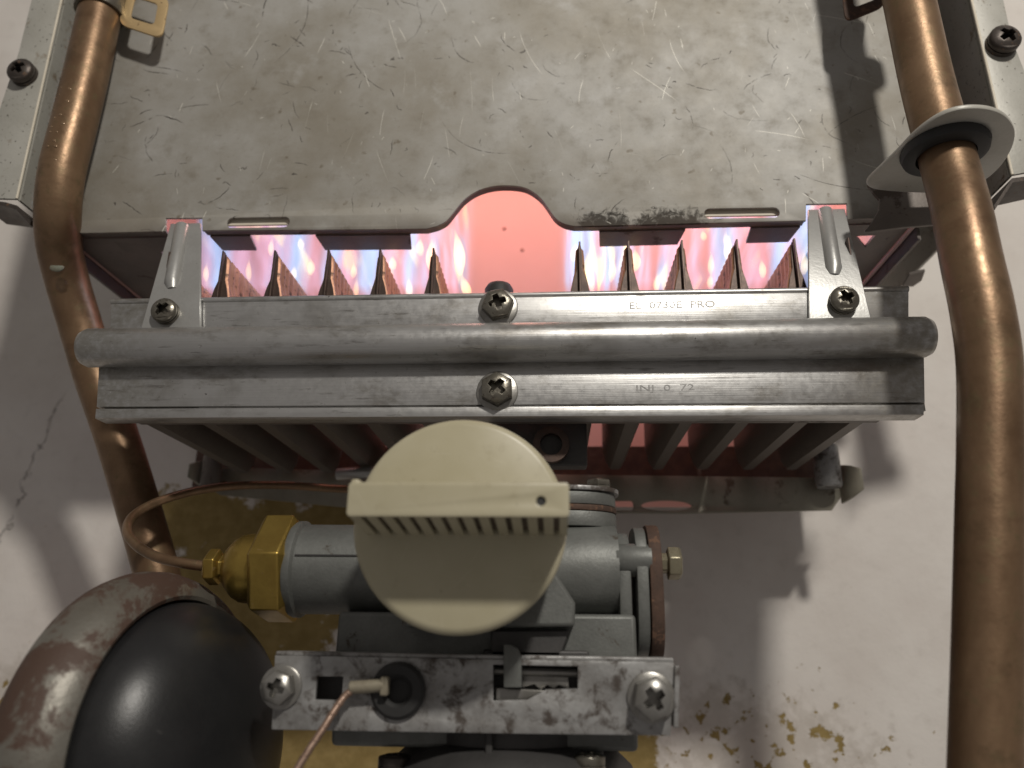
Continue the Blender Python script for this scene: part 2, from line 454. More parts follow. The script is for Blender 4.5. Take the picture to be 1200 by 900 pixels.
M['blade'] = grime('flame_lit_burner_steel', (0.30, 0.15, 0.09), (0.40, 0.22, 0.14), (0.13, 0.065, 0.04), 0.06, 0.45, 0.42, 0.1, 0.2, amount3=0.58, stretch=(1, 1, 0.25))
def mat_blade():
    g = NT('flame_lit_burner_steel')
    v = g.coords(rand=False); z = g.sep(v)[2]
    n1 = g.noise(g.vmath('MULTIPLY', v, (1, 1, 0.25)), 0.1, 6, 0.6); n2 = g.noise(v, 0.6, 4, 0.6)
    top = g.mix(g.step(n1, 0.35, 0.65), (0.24, 0.105, 0.06), (0.42, 0.21, 0.125))  # orange flame light on the upper blades, mixed into the colour
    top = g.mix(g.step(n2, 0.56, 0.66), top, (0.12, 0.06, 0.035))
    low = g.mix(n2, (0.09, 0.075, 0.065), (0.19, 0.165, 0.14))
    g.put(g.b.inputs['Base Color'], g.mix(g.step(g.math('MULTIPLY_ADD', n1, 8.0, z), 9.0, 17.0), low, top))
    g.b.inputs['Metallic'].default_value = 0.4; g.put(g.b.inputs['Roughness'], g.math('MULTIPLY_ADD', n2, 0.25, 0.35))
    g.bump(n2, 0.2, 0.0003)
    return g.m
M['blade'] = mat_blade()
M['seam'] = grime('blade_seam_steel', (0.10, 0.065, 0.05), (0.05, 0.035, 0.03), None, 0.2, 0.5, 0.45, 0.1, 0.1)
M['ivory'] = grime('aged_ivory_plastic', (0.46, 0.42, 0.29), (0.43, 0.39, 0.265), (0.36, 0.315, 0.20), 0.02, 0.0, 0.33, 0.05, 0.03, fine=0.5, amount3=0.66, soft3=0.15)
def mat_ivory():
    g = NT('aged_ivory_plastic')
    v = g.coords(rand=False); n1 = g.noise(v, 0.06, 6, 0.6); n2 = g.noise(v, 0.5, 5, 0.65); s3 = g.sep(v)
    c = g.mix(g.step(n1, 0.3, 0.7), (0.43, 0.39, 0.265), (0.47, 0.43, 0.305))
    c = g.mix(g.math('MULTIPLY', g.step(g.noise(g.vmath('ADD', v, (9, 4, 2)), 0.16, 6, 0.7), 0.55, 0.75), 0.4), c, (0.28, 0.235, 0.145))
    c = g.mix(g.math('MULTIPLY', g.step(n2, 0.66, 0.74), 0.35), c, (0.20, 0.16, 0.10))
    sc = g.scratch(g.comb(s3[0], s3[2], 0.0), 6, 3, 0.09, 0.03, 0.3, seed=3)
    c = g.mix(g.math('MULTIPLY', sc, 0.35), c, (0.58, 0.54, 0.42))
    g.put(g.b.inputs['Base Color'], c); g.put(g.b.inputs['Roughness'], g.math('MULTIPLY_ADD', n1, 0.3, 0.2))
    g.bump(g.math('ADD', n1, g.math('MULTIPLY', n2, 0.15)), 0.06, 0.0005)
    return g.m
M['ivory'] = mat_ivory()
M['zinc'] = grime('zinc_casting', (0.20, 0.205, 0.193), (0.115, 0.118, 0.11), (0.07, 0.058, 0.045), 0.06, 0.35, 0.5, 0.1, 0.25, amount3=0.62, bscale=1.4)
M['zinc_dark'] = grime('dark_casting', (0.075, 0.072, 0.07), (0.045, 0.043, 0.042), None, 0.08, 0.3, 0.5, 0.1, 0.2)
M['bolt'] = grime('dull_bolt', (0.33, 0.30, 0.21), (0.22, 0.19, 0.13), (0.12, 0.09, 0.05), 0.2, 0.6, 0.4, 0.1, 0.2, amount3=0.6)
M['rust'] = grime('rusty_steel', (0.095, 0.052, 0.034), (0.055, 0.034, 0.025), (0.15, 0.085, 0.055), 0.15, 0.1, 0.75, 0.1, 0.5, amount3=0.55)
M['brass'] = grime('old_brass', (0.43, 0.30, 0.075), (0.31, 0.205, 0.05), (0.17, 0.11, 0.04), 0.12, 0.85, 0.33, 0.1, 0.15, amount3=0.62)
M['gilt'] = grime('yellow_passivated_steel', (0.66, 0.48, 0.25), (0.58, 0.42, 0.22), (0.20, 0.12, 0.06), 0.15, 0.5, 0.38, 0.1, 0.15, amount3=0.6)
M['galv'] = grime('mottled_galvanised_steel', (0.40, 0.40, 0.395), (0.20, 0.19, 0.18), (0.065, 0.052, 0.043), 0.09, 0.4, 0.45, 0.12, 0.3, amount3=0.47, soft3=0.16, fine=0.9)
M['rubber'] = grime('black_rubber', (0.018, 0.018, 0.018), (0.028, 0.027, 0.026), None, 0.1, 0.0, 0.6, 0.1, 0.1)
M['cap'] = grime('black_plastic', (0.012, 0.012, 0.013), (0.022, 0.022, 0.022), (0.045, 0.043, 0.04), 0.05, 0.0, 0.36, 0.08, 0.12, bscale=2.0, spec=0.5, amount3=0.66, soft3=0.1)
M['rim'] = grime('peeling_chromed_steel', (0.20, 0.19, 0.165), (0.125, 0.108, 0.085), (0.075, 0.043, 0.03), 0.03, 0.4, 0.45, 0.12, 0.3, amount3=0.43, soft3=0.09)
M['flangepaint'] = grime('off_white_enamel', (0.47, 0.455, 0.41), (0.37, 0.355, 0.31), (0.17, 0.13, 0.09), 0.06, 0.05, 0.4, 0.08, 0.15, amount3=0.62, specks=0.4)
M['tray'] = grime('worn_tray_steel', (0.30, 0.28, 0.225), (0.20, 0.18, 0.14), (0.10, 0.075, 0.05), 0.05, 0.3, 0.45, 0.12, 0.25, amount3=0.58, soft3=0.12)
M['wire'] = grime('copper_braid', (0.34, 0.235, 0.18), (0.20, 0.125, 0.09), None, 0.8, 0.5, 0.45, 0.1, 0.2)
M['sleeve'] = grime('tan_terminal', (0.30, 0.27, 0.20), (0.22, 0.19, 0.14), None, 0.3, 0.2, 0.5, 0.1, 0.1)
M['bead'] = plain('dried_drop_scale', (0.26, 0.17, 0.10), 0.2, 0.3)
M['rivet'] = grime('heat_stained_rivet', (0.42, 0.26, 0.22), (0.34, 0.20, 0.17), None, 0.3, 0.0, 0.7)
M['dark_ink'] = grime('stamped_dark', (0.15, 0.145, 0.14), (0.27, 0.265, 0.26), None, 0.5, 0.3, 0.45, 0.1, 0.0)
M['lime'] = grime('limescale_crust', (0.27, 0.29, 0.23), (0.19, 0.17, 0.12), None, 0.4, 0.0, 0.5, 0.1, 0.4)
wd = NT('water_drop'); wd.b.inputs['Transmission Weight'].default_value = 1.0; wd.b.inputs['Roughness'].default_value = 0.03
wd.b.inputs['IOR'].default_value = 1.33
wn = wd.noise(wd.coords(), 0.8, 2); wd.put(wd.b.inputs['Base Color'], wd.mix(wn, (0.95, 0.96, 0.95), (0.88, 0.9, 0.88))); M['water'] = wd.m

# ------------------------------------------------------------------ setting: the wall
YW = 332.0
def W(u, v, ru, rv):
    x, z = Q(u, v, YW); k = YW / ray(600, v).y / F
    return (x, z, ru*k, rv*k)
CRACK = Q(32, 560, YW)
wall_spots = [W(300, 690, 120, 120), W(225, 610, 60, 45), W(400, 620, 70, 60), W(395, 860, 90, 70), W(500, 900, 200, 90), W(725, 905, 55, 60)]
wall_chips = [W(900, 880, 170, 75), W(840, 845, 70, 60), W(10, 815, 60, 60)]
wall = build('wall', MB().box((0, YW + 10, 40), (1600, 20, 1500)), mat_wall(wall_spots, wall_chips), origin=(0, YW, 0), kind='structure',
             label='white plastered wall with ochre patches where the paint has peeled', cat='wall')

# ------------------------------------------------------------------ screws
def screw(name, mat, parent, c, r, h, axis=(0, -1, 0), kind='hex', rot=0.3, dome=0.25, washer=None, bev=0.25, group=None):
    """cross-recessed screw head; c is the centre of its seat"""
    a = Vector(axis).normalized()
    ex = Vector((0, 0, 1)).cross(-a) if abs(a.z) < 0.9 else Vector((1, 0, 0))
    ex = (-ex if ex.length else Vector((1, 0, 0))).normalized(); ey = a.cross(ex)
    m = MB(); c = Vector(c)
    n = 6 if kind == 'hex' else 28
    base = ngon(n, r, rot=rot)
    L, w = 0.52*r, 0.15*r
    cross = [(L, w), (w*1.3, w*1.3), (w, L), (-w, L), (-w*1.3, w*1.3), (-L, w), (-L, -w), (-w*1.3, -w*1.3), (-w, -L), (w, -L), (w*1.3, -w*1.3), (L, -w)]
    ca, sa = math.cos(rot*1.7), math.sin(rot*1.7)
    cross = [(x*ca - y*sa, x*sa + y*ca) for x, y in cross]
    m.sheet(base, [cross], h*0.62, c + a*(h*0.69), ex, ey, bev)
    m.sheet(base, [], h*0.376, c + a*(h*0.19), ex, ey)
    for v in m.v:                                     # crown the head
        d = v - c; hh = d.dot(a)
        if hh > h*0.3:
            rr = (d - a*hh).length / r
            v += a * (dome*h*(1 - min(rr, 1)**2))
    o = build(name, m, mat, parent, origin=c, ang=40)
    if washer:
        build('washer', MB().lathe([(r*0.5, 0.02), (washer, 0.02), (washer, 0.55), (washer-0.3, 0.75), (r*0.5, 0.75)], c - a*0.75 + a*0.0, a, 32), M['washer'], o)
    return o

# ------------------------------------------------------------------ combustion chamber
YP = 214.0                                            # front plane of the plate
chamber = thing('combustion_chamber', (0, YP, 119), 'scratched grey steel combustion chamber with arched window above the flames', 'heater')
pl = [(38, 262), (60, 272), (100, 273), (194, 271), (194.2, 255.5), (236.8, 255.2), (237, 270), (330, 269.5), (450, 268.6), (500, 268)]
arch = [(512, 265), (523, 259), (533, 247), (543, 235), (555, 226), (568, 220.5), (583, 217.6), (600, 217.4), (614, 219.6), (625, 225), (635, 233.5), (643, 244.5), (651, 255.5), (661, 262), (673, 265)]
pr = [(700, 264.6), (800, 262), (944.6, 258.4), (944.8, 239), (992.6, 238.2), (993, 257), (1010, 256), (1050, 255), (1110, 252)]
def smooth_closed(px, it=0): return px
arch_s = []
for i in range(len(arch) - 1):
    p0, p1, p2, p3 = [np.array(arch[max(min(i + k, len(arch)-1), 0)], float) for k in (-1, 0, 1, 2)]
    for k in range(4):
        t = k/4; arch_s.append(tuple(0.5*((2*p1) + (p2-p0)*t + (2*p0-5*p1+4*p2-p3)*t*t + (3*p1-p0-3*p2+p3)*t**3)))
arch_s.append(arch[-1])
bottom = pl + arch_s + pr
outline = [Q(u, v, YP) for u, v in bottom]
xr = outline[-1][0]; xl = outline[0][0]
outline += [(xr, 420), (xl, 420)]
def slot(u0, v0, u1, v1):
    a = Q(u0, v1, YP); b = Q(u1, v0, YP); return rrect(a[0], a[1], b[0], b[1], (b[1]-a[1])*0.48, 5)
holes = [slot(265, 254, 340, 267), slot(826, 243, 913, 256)]
front = build('front_plate', MB().sheet(outline, holes, 1.0, (0, YP + 0.5, 0), bev=0.15), M['plate'], chamber, origin=(0, YP, 190), ang=30)
# turned-back lip under the plate with its wide tabs
ZL = Q(330, 269.5, YP)[1]
def lip(us, depth, zoff=0.0):
    m = MB(); pts = []
    for (u, v) in us:
        p = P(u, v, YP + 0.9); pts.append(p)
    n = len(pts)
    vs = [p + Vector((0, 0, 0.9 + zoff)) for p in pts] + [p + Vector((0, depth, 0.9 + zoff)) for p in pts]
    vs += [p + Vector((0, 0, 0.1 + zoff)) for p in pts] + [p + Vector((0, depth, 0.1 + zoff)) for p in pts]
    fs = []
    for i in range(n - 1):
        fs += [(i, i+1, n+i+1, n+i), (2*n+i, 3*n+i, 3*n+i+1, 2*n+i+1), (n+i, n+i+1, 3*n+i+1, 3*n+i), (i, 2*n+i, 2*n+i+1, i+1)]
    fs += [(0, n, 3*n, 2*n), (n-1, 3*n-1, 4*n-1, 2*n-1) if False else (n-1, 2*n-1, 4*n-1, 3*n-1)]
    return m.add(vs, fs)
build('lip', lip([(37, 262), (60, 272), (100, 273), (193, 271)], 3.0), M['chamber'], chamber)
build('lip', lip([(238, 270), (330, 269.5), (450, 268.6), (500, 268)] + arch_s + [(700, 264.6), (800, 262), (943.5, 258.4)], 3.4), M['chamber'], chamber)
build('lip', lip([(994, 257), (1050, 255), (1110, 252)], 3.0), M['chamber'], chamber)
for a, b in (((120, 272.6), (192, 271)), ((239, 270), (287, 269.7)), ((365, 269.3), (478, 268.4)), ((703, 264.5), (806, 261.8)), ((884, 260), (943, 258.4))):
    m = MB(); pa = P(*a, YP + 4.4); pb = P(*b, YP + 4.4)
    pa = Vector((P(*a, YP).x, 0, P(*a, YP).z)); pb = Vector((P(*b, YP).x, 0, P(*b, YP).z))
    y0, y1 = YP + 4.45, YP + 13.5
    m.prism([Vector((pa.x, y0, pa.z + 0.2)), Vector((pb.x, y0, pb.z + 0.2)), Vector((pb.x - 1.2, y1, pb.z - 0.1)), Vector((pa.x + 0.6, y1, pa.z - 0.1))], (0, 0, 0), (0, 0, 0.8))
    build('tab', m, M['chamber'], chamber)
# box behind the plate
XL, XR = xl + 10, xr - 8
YB = 300.0
for sx, x in ((1, XL), (-1, XR)):
    build('side_wall', MB().box((x, (YP + 2 + YB)/2, 206), (1.0, YB - YP - 4, 166)), M['liner'], chamber)
    w = 26
    x0, x1 = sorted((x + sx*0.8, x + sx*(w + 0.8)))
    zr = P(140, 272, YP).z if sx > 0 else P(1050, 255, YP).z
    hs = []
    if sx < 0:
        for tri in ([(1003, 277), (1026, 276), (1014, 290)], [(1058, 336), (1066, 322), (1084, 318), (1080, 329), (1070, 336)]):
            hs.append([(PZ(u, v, zr).x, PZ(u, v, zr).y) for u, v in tri])
    build('bottom_rail', MB().sheet([(x0, YP + 4.3), (x1, YP + 4.3), (x1, YB - 2), (x0, YB - 2)], hs, 0.9, (0, 0, zr + 0.5), (1, 0, 0), (0, 1, 0)), M['chamber'], chamber)
    build('outer_skin', MB().box((x - sx*1.6, (YP + 4 + YB)/2, 206), (1.0, YB - YP - 8, 174)), M['chamber'], chamber)
bx0 = P(300, 520, YB).x - 24; bx1 = P(972, 515, YB).x
bm_ = MB().sheet([(XL, 290), (XL, 121), (bx0, 121), (bx0, 72), (bx1, 72), (bx1, 121), (XR, 121), (XR, 290)], [], 1.0, (0, YB + 0.5, 0))
build('back_panel', bm_, M['liner'], chamber)
build('rear_shade_panel', MB().box(((bx0 + bx1)/2, YB - 0.3, 64), (bx1 - bx0, 0.8, 16.4)), M['seam'], chamber)  # dark panel put in to make the gap behind the blades dim
build('lower_baffle', MB().box(((P(685, 592, YB).x + P(822, 592, YB).x)/2, YB + 0.5, 52), (P(822, 592, YB).x - P(685, 592, YB).x, 1, 7.4)), M['liner'], chamber)
build('top_panel', MB().box(((XL + XR)/2, (YP + YB)/2 + 1, 289.5), (XR - XL, YB - YP - 4, 1)), M['liner'], chamber)
for (u0, u1, v) in ((255, 350, 260), (815, 925, 249)):
    a = P(u0, v, YP + 4); b = P(u1, v, YP + 4)
    build('lining_strip', MB().box(((a.x + b.x)/2, YP + 2.2, (a.z + b.z)/2 + 1.6), (b.x - a.x, 0.8, 8)), M['lining_strip'], chamber)

for u, v in ((591, 268), (612, 293)):
    c = P(u, v, YB)
    build('rivet', MB().lathe([(0.9, -0.05), (0.8, 0.25), (0.01, 0.4)], (c.x, YB, c.z), (0, -1, 0), 12), M['rivet'], chamber)

# ------------------------------------------------------------------ casing rails either side
YR = 209.0
def casing_rail(inner, outer, label, scr, foot):
    pts = [P(*p, YR) for p in inner] ; po = [P(*p, YR) for p in outer]
    base = pts[-1]
    t = thing('casing_rail', (base.x, YR, base.z), label, 'rail', 'painted rails of the casing')
    poly = [(p.x, p.z) for p in pts] + [(p.x, p.z) for p in reversed(po)]
    build('face', MB().sheet(poly, [], 1.0, (0, YR + 0.5, 0), bev=0.2), M['rail'], t)
    # fold running back from the inner edge and a bead along it
    m = MB()
    a, b = pts[0], pts[-1]
    m.prism([a + Vector((-0.45, 1.05, 0)), a + Vector((0.45, 1.05, 0)), b + Vector((0.45, 1.05, 0)), b + Vector((-0.45, 1.05, 0))], (0, 0, 0), (0, YW - YR - 4, 0))
    build('fold', m, M['rail'], t)
    build('edge_bead', MB().tube([a + Vector((0, -0.15, 0)), b + Vector((0, -0.15, 0))], 0.4, 8, smooth=False), M['lining_strip'], t)
    m = MB(); f = [P(*p, YR) for p in foot]
    vs = []
    for p in f: vs += [p + Vector((0, 0.1, -0.2)), p + Vector((0, 14, -0.2)), p + Vector((0, 14, -1.6)), p + Vector((0, 0.1, -1.6))]
    fs = []
    for i in range(len(f) - 1):
        for k in range(4): fs.append((4*i+k, 4*i+(k+1) % 4, 4*i+4+(k+1) % 4, 4*i+4+k))
    fs += [(0, 1, 2, 3), (4*len(f)-1, 4*len(f)-2, 4*len(f)-3, 4*len(f)-4)]
    build('foot', m.add(vs, fs), M['screw_dark'], t)
    s = P(*scr[:2], YR); r = mm(scr[2], scr[1], YR)
    screw('screw', M['screw_dark'], t, (s.x, YR - 0.02, s.z), r, r*0.75, kind='round', rot=0.35, dome=0.5, bev=0.5)
    return t
casing_rail([(140, -300), (86, -60), (63, 47), (40, 145), (20, 233)], [(112, -300), (53, -60), (38, -5), (22, 60), (-8, 150), (-25, 232)], 'chipped grey casing rail with a brown screw, left of the copper pipes', (30, 89, 16), [(-25, 232), (6, 236), (20, 240), (36, 258)])
casing_rail([(1068, -300), (1123, -60), (1137, 0), (1165, 123), (1186, 205)], [(1100, -300), (1161, -60), (1176, 0), (1186, 45), (1215, 120), (1240, 195)], 'chipped pale casing rail with a brown screw, right of the copper pipes', (1172, 53, 17), [(1165, 240), (1186, 208), (1200, 206), (1245, 196)])

# ------------------------------------------------------------------ burner
YF = 203.0                                            # flange plane of the manifold bar
bl = P(112, 488, YF)
burner = thing('burner', (0, YF, 54), 'grey aluminium gas burner bar with upright blades below the flames', 'burner')
# the extruded manifold bar: flange, rounded tube, lower face with a groove
def strip(u0, v0a, u1, v1a, vb0, vb1, Y, th, bev=0.15):
    return [Q(u0, v0a, Y), Q(u1, v1a, Y), Q(u1, vb1, Y), Q(u0, vb0, Y)], Y, th
bar = MB()
def slab(tl, tr, br, bl_, Y, th, bev=0.2):
    bar.sheet([Q(*tl, Y), Q(*tr, Y), Q(*br, Y), Q(*bl_, Y)], [], th, (0, Y + th/2, 0), bev=bev)
slab((130, 356), (1065, 341), (1065, 376), (129, 391), YF, 1.8)
# small rounded rim along the top of the flange
a = P(131, 354, YF + 0.6); b = P(1064, 339, YF + 0.6)
bar.tube([a, b], 0.95, 10, smooth=False)
yl, yr = YF - 1.0, YF - 1.0
slab((116, 424), (1083, 414), (1084, 471.6), (113, 476.8), YF - 0.8, 5.0, 0.2)
slab((112, 478.8), (1083, 473.8), (1083, 486), (111, 490), YF - 1.5, 6.0, 0.3)
bar.box((0, YF + 2.2, P(600, 476, YF).z), (200, 3.0, 3.0))
manifold = build('manifold_bar', bar, M['bar'], burner, ang=40)
tb = MB()
ta = P(97, 408, YF - 3.5); te = P(1091, 395, YF - 3.5)
d = (te - ta).normalized(); Lb = (te - ta).length; rt = 5.6
tb.lathe([(0.01, 0), (rt - 2.2, 0), (rt - 0.7, 0.5), (rt, 2.0), (rt, Lb - 2.0), (rt - 0.7, Lb - 0.5), (rt - 2.2, Lb), (0.01, Lb)], ta, d, 48)
build('bar_tube', tb, M['bar'], manifold, ang=50)
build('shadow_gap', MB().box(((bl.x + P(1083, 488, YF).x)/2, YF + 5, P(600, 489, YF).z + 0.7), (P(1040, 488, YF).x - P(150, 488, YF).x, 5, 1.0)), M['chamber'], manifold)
for (u, v, w, Y, ro) in ((584, 361, 19, YF, 0.2), (583, 459, 20, YF - 0.8, 0.55)):
    c = P(u, v, Y); r = mm(w, v, Y)
    screw('screw', M['screw'], manifold, (c.x, Y - 0.8, c.z), r, 3.0, rot=ro, dome=0.35, washer=r*1.22)
# stamped writing
def ink(txt, u0, v0, u1, v1, capx, Y, parent, name='lettering'):
    a = P(u0, v0, Y); b = P(u1, v1, Y); ex = b - a
    m = MB().text(txt, 10, (0, 0, 0), (1, 0, 0), (0, 0, 1), 0.08)
    w = max(v.x for v in m.v) - min(v.x for v in m.v); hgt = max(v.z for v in m.v) - min(v.z for v in m.v); x0 = min(v.x for v in m.v); z0 = min(v.z for v in m.v)
    sx = ex.length / w; sz = mm(capx, v0, Y) / hgt; e = ex.normalized()
    m.v = [a + e*((v.x - x0)*sx) + Vector((0, 0, 1))*((v.z - z0)*sz) + Vector((0, v.y - 0.03, 0)) for v in m.v]
    return build(name, m, M['dark_ink'], parent)
ink('EL  0730E  PRO', 738, 362, 838, 360, 8.5, YF, manifold)
ink('INJ  0  72', 746, 461, 814, 459.5, 10, YF - 0.8, manifold)
# support brackets with pressed ribs
def support(tl, tr, br, bl_, ribt, ribb, scr, label):
    m = MB()
    vk = (tl[1] + tr[1])/2*0.32 + (bl_[1] + br[1])/2*0.68; yk = YF - 1.2
    def edge(p, q): t = (vk - p[1])/(q[1] - p[1]); return (p[0] + (q[0] - p[0])*t, vk)
    kl, kr = edge(tl, bl_), edge(tr, br)
    rows = [[P(*tl, YP + 1.2), P(*tr, YP + 1.2)], [P(*kl, yk), P(*kr, yk)], [P(*bl_, yk), P(*br, yk)]]
    vs = []
    for r_ in rows: vs += [r_[0], r_[1], r_[1] + Vector((0, 0.9, 0)), r_[0] + Vector((0, 0.9, 0))]
    fs = [(0, 1, 2, 3), (8, 11, 10, 9)]
    for i in (0, 4):
        for k in range(4): fs.append((i + k, i + 4 + k, i + 4 + (k + 1) % 4, i + (k + 1) % 4))
    m.add(vs, fs)
    o = build('support_bracket', m, M['bracket'], burner, bevel=0.2, label=label)
    def on(u, v):
        t = min(1, (v - (tl[1] + tr[1])/2) / (vk - (tl[1] + tr[1])/2))
        return P(u, v, (YP + 1.2)*(1 - t) + yk*t)
    a = on(*ribt); b = on(*ribb)
    build('pressed_rib', MB().tube([a + Vector((0, 0.3, 0)), a*0.6 + b*0.4 + Vector((0, 0.2, 0)), a*0.1 + b*0.9, b + Vector((0, 0.9, 0))], lambda t: 2.3 - 0.7*max(0, (t-0.85)/0.15)**2, 18, 6, smooth=False), M['bracket'], o, ang=60)
    c = P(scr[0], scr[1], yk)
    screw('screw', M['screw'], o, (c.x, yk - 0.05, c.z), mm(scr[2], scr[1], YF), 2.6, kind='round', rot=scr[3], dome=0.5, bev=0.5)
support((200, 262), (235, 261), (235, 386), (164, 388), (213, 266), (201, 338), (196, 367, 15.5, 0.5), 'left bracket in grey shade')
support((947, 245.5), (990, 244.5), (1021, 374), (948, 376), (967, 248), (978, 322), (987, 354, 16, 0.25), 'right bracket half in sharp shadow')
# blades
YB0, YB1 = 209.0, 284.0
ztop = P(447, 297, YB0).z
def blade_mesh():
    m = MB(); rows = []
    prof = [(0.3, 0.0), (0.55, -1.2), (0.75, -4.5), (0.85, -8.0), (2.0, -11.5), (2.6, -14.5), (3.6, -20), (4.4, -27), (4.5, -45), (3.6, -50), (1.8, -53)]
    ys = [YB0]; y = YB0 + 0.6
    while y < YB1 - 0.5:
        ys.append(y); y += 0.95
    ys.append(YB1)
    n = len(prof)
    for i, y in enumerate(ys):
        rib = 1.0 if (i % 4) in (1, 2) else 0.0
        e = 0.55 if i in (0, len(ys)-1) else 1.0
        ring = []
        for sgn in (1, -1):
            seq = prof if sgn == 1 else list(reversed(prof))
            for (w, z) in seq:
                ww = w*e + (0.65*rib if -9 < z <= -0.5 else 0.0) + (0.25*rib if z <= -9 and z > -20 else 0)
                zz = z - (0.0 if z < -0.6 else (0.9*(1 - rib)))
                ring.append(Vector((sgn*ww, y, ztop + zz)))
        rows.append(ring)
    vs = [p for r in rows for p in r]; k = len(rows[0]); fs = []
    for i in range(len(rows) - 1):
        for j in range(k):
            j2 = (j+1) % k; fs.append((i*k+j, i*k+j2, (i+1)*k+j2, (i+1)*k+j))
    fs += [tuple(reversed(range(k))), tuple((len(rows)-1)*k + j for j in range(k))]
    return m.add(vs, fs)
bx = [P(u, 297, YB0).x for u in (203, 265, 325, 387, 447, 509)] + [P(u, 289, YB0).x for u in (679, 736, 798, 862, 929, 992)]
proto = None
for x in bx:
    if proto is None:
        m = blade_mesh(); m.v = [v + Vector((x, 0, 0)) for v in m.v]
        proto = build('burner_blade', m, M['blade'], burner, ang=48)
        hw = [(0.35, 0.1), (0.6, -1.6), (0.8, -4.5), (0.9, -8.3), (1.9, -11.5), (2.5, -14.5), (3.7, -20), (4.3, -27), (4.3, -44)]
        cp = [Vector((x + w, 0, ztop + z)) for w, z in hw] + [Vector((x - w, 0, ztop + z)) for w, z in reversed(hw)]
        cap0 = build('front_cap', MB().prism(cp, (0, YB0 - 0.5, 0), (0, YB0 - 0.05, 0)), M['seam'], proto)
        sm = MB().box((x, YB0 - 1.4, ztop - 24), (0.55, 1.7, 49))
        seam0 = build('front_seam', sm, M['seam'], proto, bevel=0.1)
        x0 = x
    else:
        dz = (P(862, 286, YB0).z - ztop) * (1 if x > 0 else 0)
        o = inst(proto, burner, (x - x0, 0, dz))
        inst(seam0, o, (x - x0, 0, dz)); inst(cap0, o, (x - x0, 0, dz))
# pilot pieces behind the upper screw
c = P(584, 352, YB0 + 4)
build('pilot_head', MB().lathe([(3.5, -14), (4.4, -6), (4.4, 0.2), (3.6, 1.6), (2.0, 2.2), (0.01, 2.4)], (c.x, YB0 + 6, c.z + 4.2), (0, 0, 1), 24), M['rubber'], burner)
# injector ring seen through the underside
c = P(575, 520, 216); c2 = P(688, 520, 216)
build('injector_block', MB().box(((c.x + c2.x)/2, 219, P(600, 520, 216).z + 1), (c2.x - c.x, 6, 15)), M['zinc_dark'], burner, bevel=0.6)
c = P(646, 527, 216)
build('injector_ring', MB().lathe([(3.2, 0), (5.2, 0), (5.2, 3), (3.2, 3), (3.2, 0)], (c.x, 213, c.z + 1), (0, 1, 0), 28), M['seam'], burner)
# rear rail
YRR = 287.0
rr = [Q(240, 547, YRR), Q(420, 552, YRR), Q(650, 556, YRR), Q(985, 560, YRR), Q(1003, 558, YRR), Q(975, 598, YRR), Q(800, 602, YRR), Q(600, 600, YRR), Q(400, 594, YRR), Q(258, 580, YRR), Q(232, 565, YRR)]
def ell(u, v, ru, rv, Y):
    k = Y / ray(600, v).y / F; x, z = Q(u, v, Y); return ngon(24, ru*k, x, z, 0, rv*k)
hl = [ell(781, 592.5, 29, 6, YRR), rrect(*Q(690, 598, YRR), *Q(742, 587, YRR), 1.2, 4)]
rail = build('rear_rail', MB().sheet(rr, hl, 1.0, (0, YRR + 0.5, 0), bev=0.15), M['tray'], burner)
# turned-forward ears at both ends of the rear rail
def ear(u, v0, v1, sgn, mat):
    m = MB(); p0 = P(u, v0, YRR - 9); p1 = P(u, v1, YRR)
    zt, zb = p0.z, P(u, v1, YRR).z
    path = [(0, 0), (0.6, -3.5), (2.0, -6.5), (4.6, -8.5)]
    vs = []
    for (dx, dy) in path:
        for dz in (0, 1):
            for th in (0, 1):
                vs.append(Vector((p1.x + sgn*dx + th*sgn*0.9, YRR + dy, (zt if dz else zb) - (abs(dx)*0.6 if dz else -abs(dx)*0.8))))
    fs = []
    for i in range(len(path) - 1):
        b = 4*i
        fs += [(b, b+4, b+6, b+2), (b+1, b+3, b+7, b+5), (b, b+1, b+5, b+4), (b+2, b+6, b+7, b+3)]
    fs += [(0, 2, 3, 1), (4*len(path)-4, 4*len(path)-3, 4*len(path)-1, 4*len(path)-2)]
    return build('ear', m.add(vs, fs), mat, rail, ang=50)
ear(986, 540, 590, 1, M['tray'])
ear(246, 535, 575, -1, M['tray'])
build('ear_roll', MB().lathe([(0.01, 0), (4.2, 0.0), (4.6, 1.2), (4.6, 14.5), (4.2, 15.4), (0.01, 15.4)], P(972, 571, YRR - 6), (0, 0, 1), 24), M['galv'], rail)
build('ear_roll', MB().lathe([(0.01, 0), (3.2, 0.0), (3.6, 1.0), (3.6, 12), (3.2, 13), (0.01, 13)], P(245, 573, YRR - 6), (0, 0, 1), 24), M['chamber'], rail)

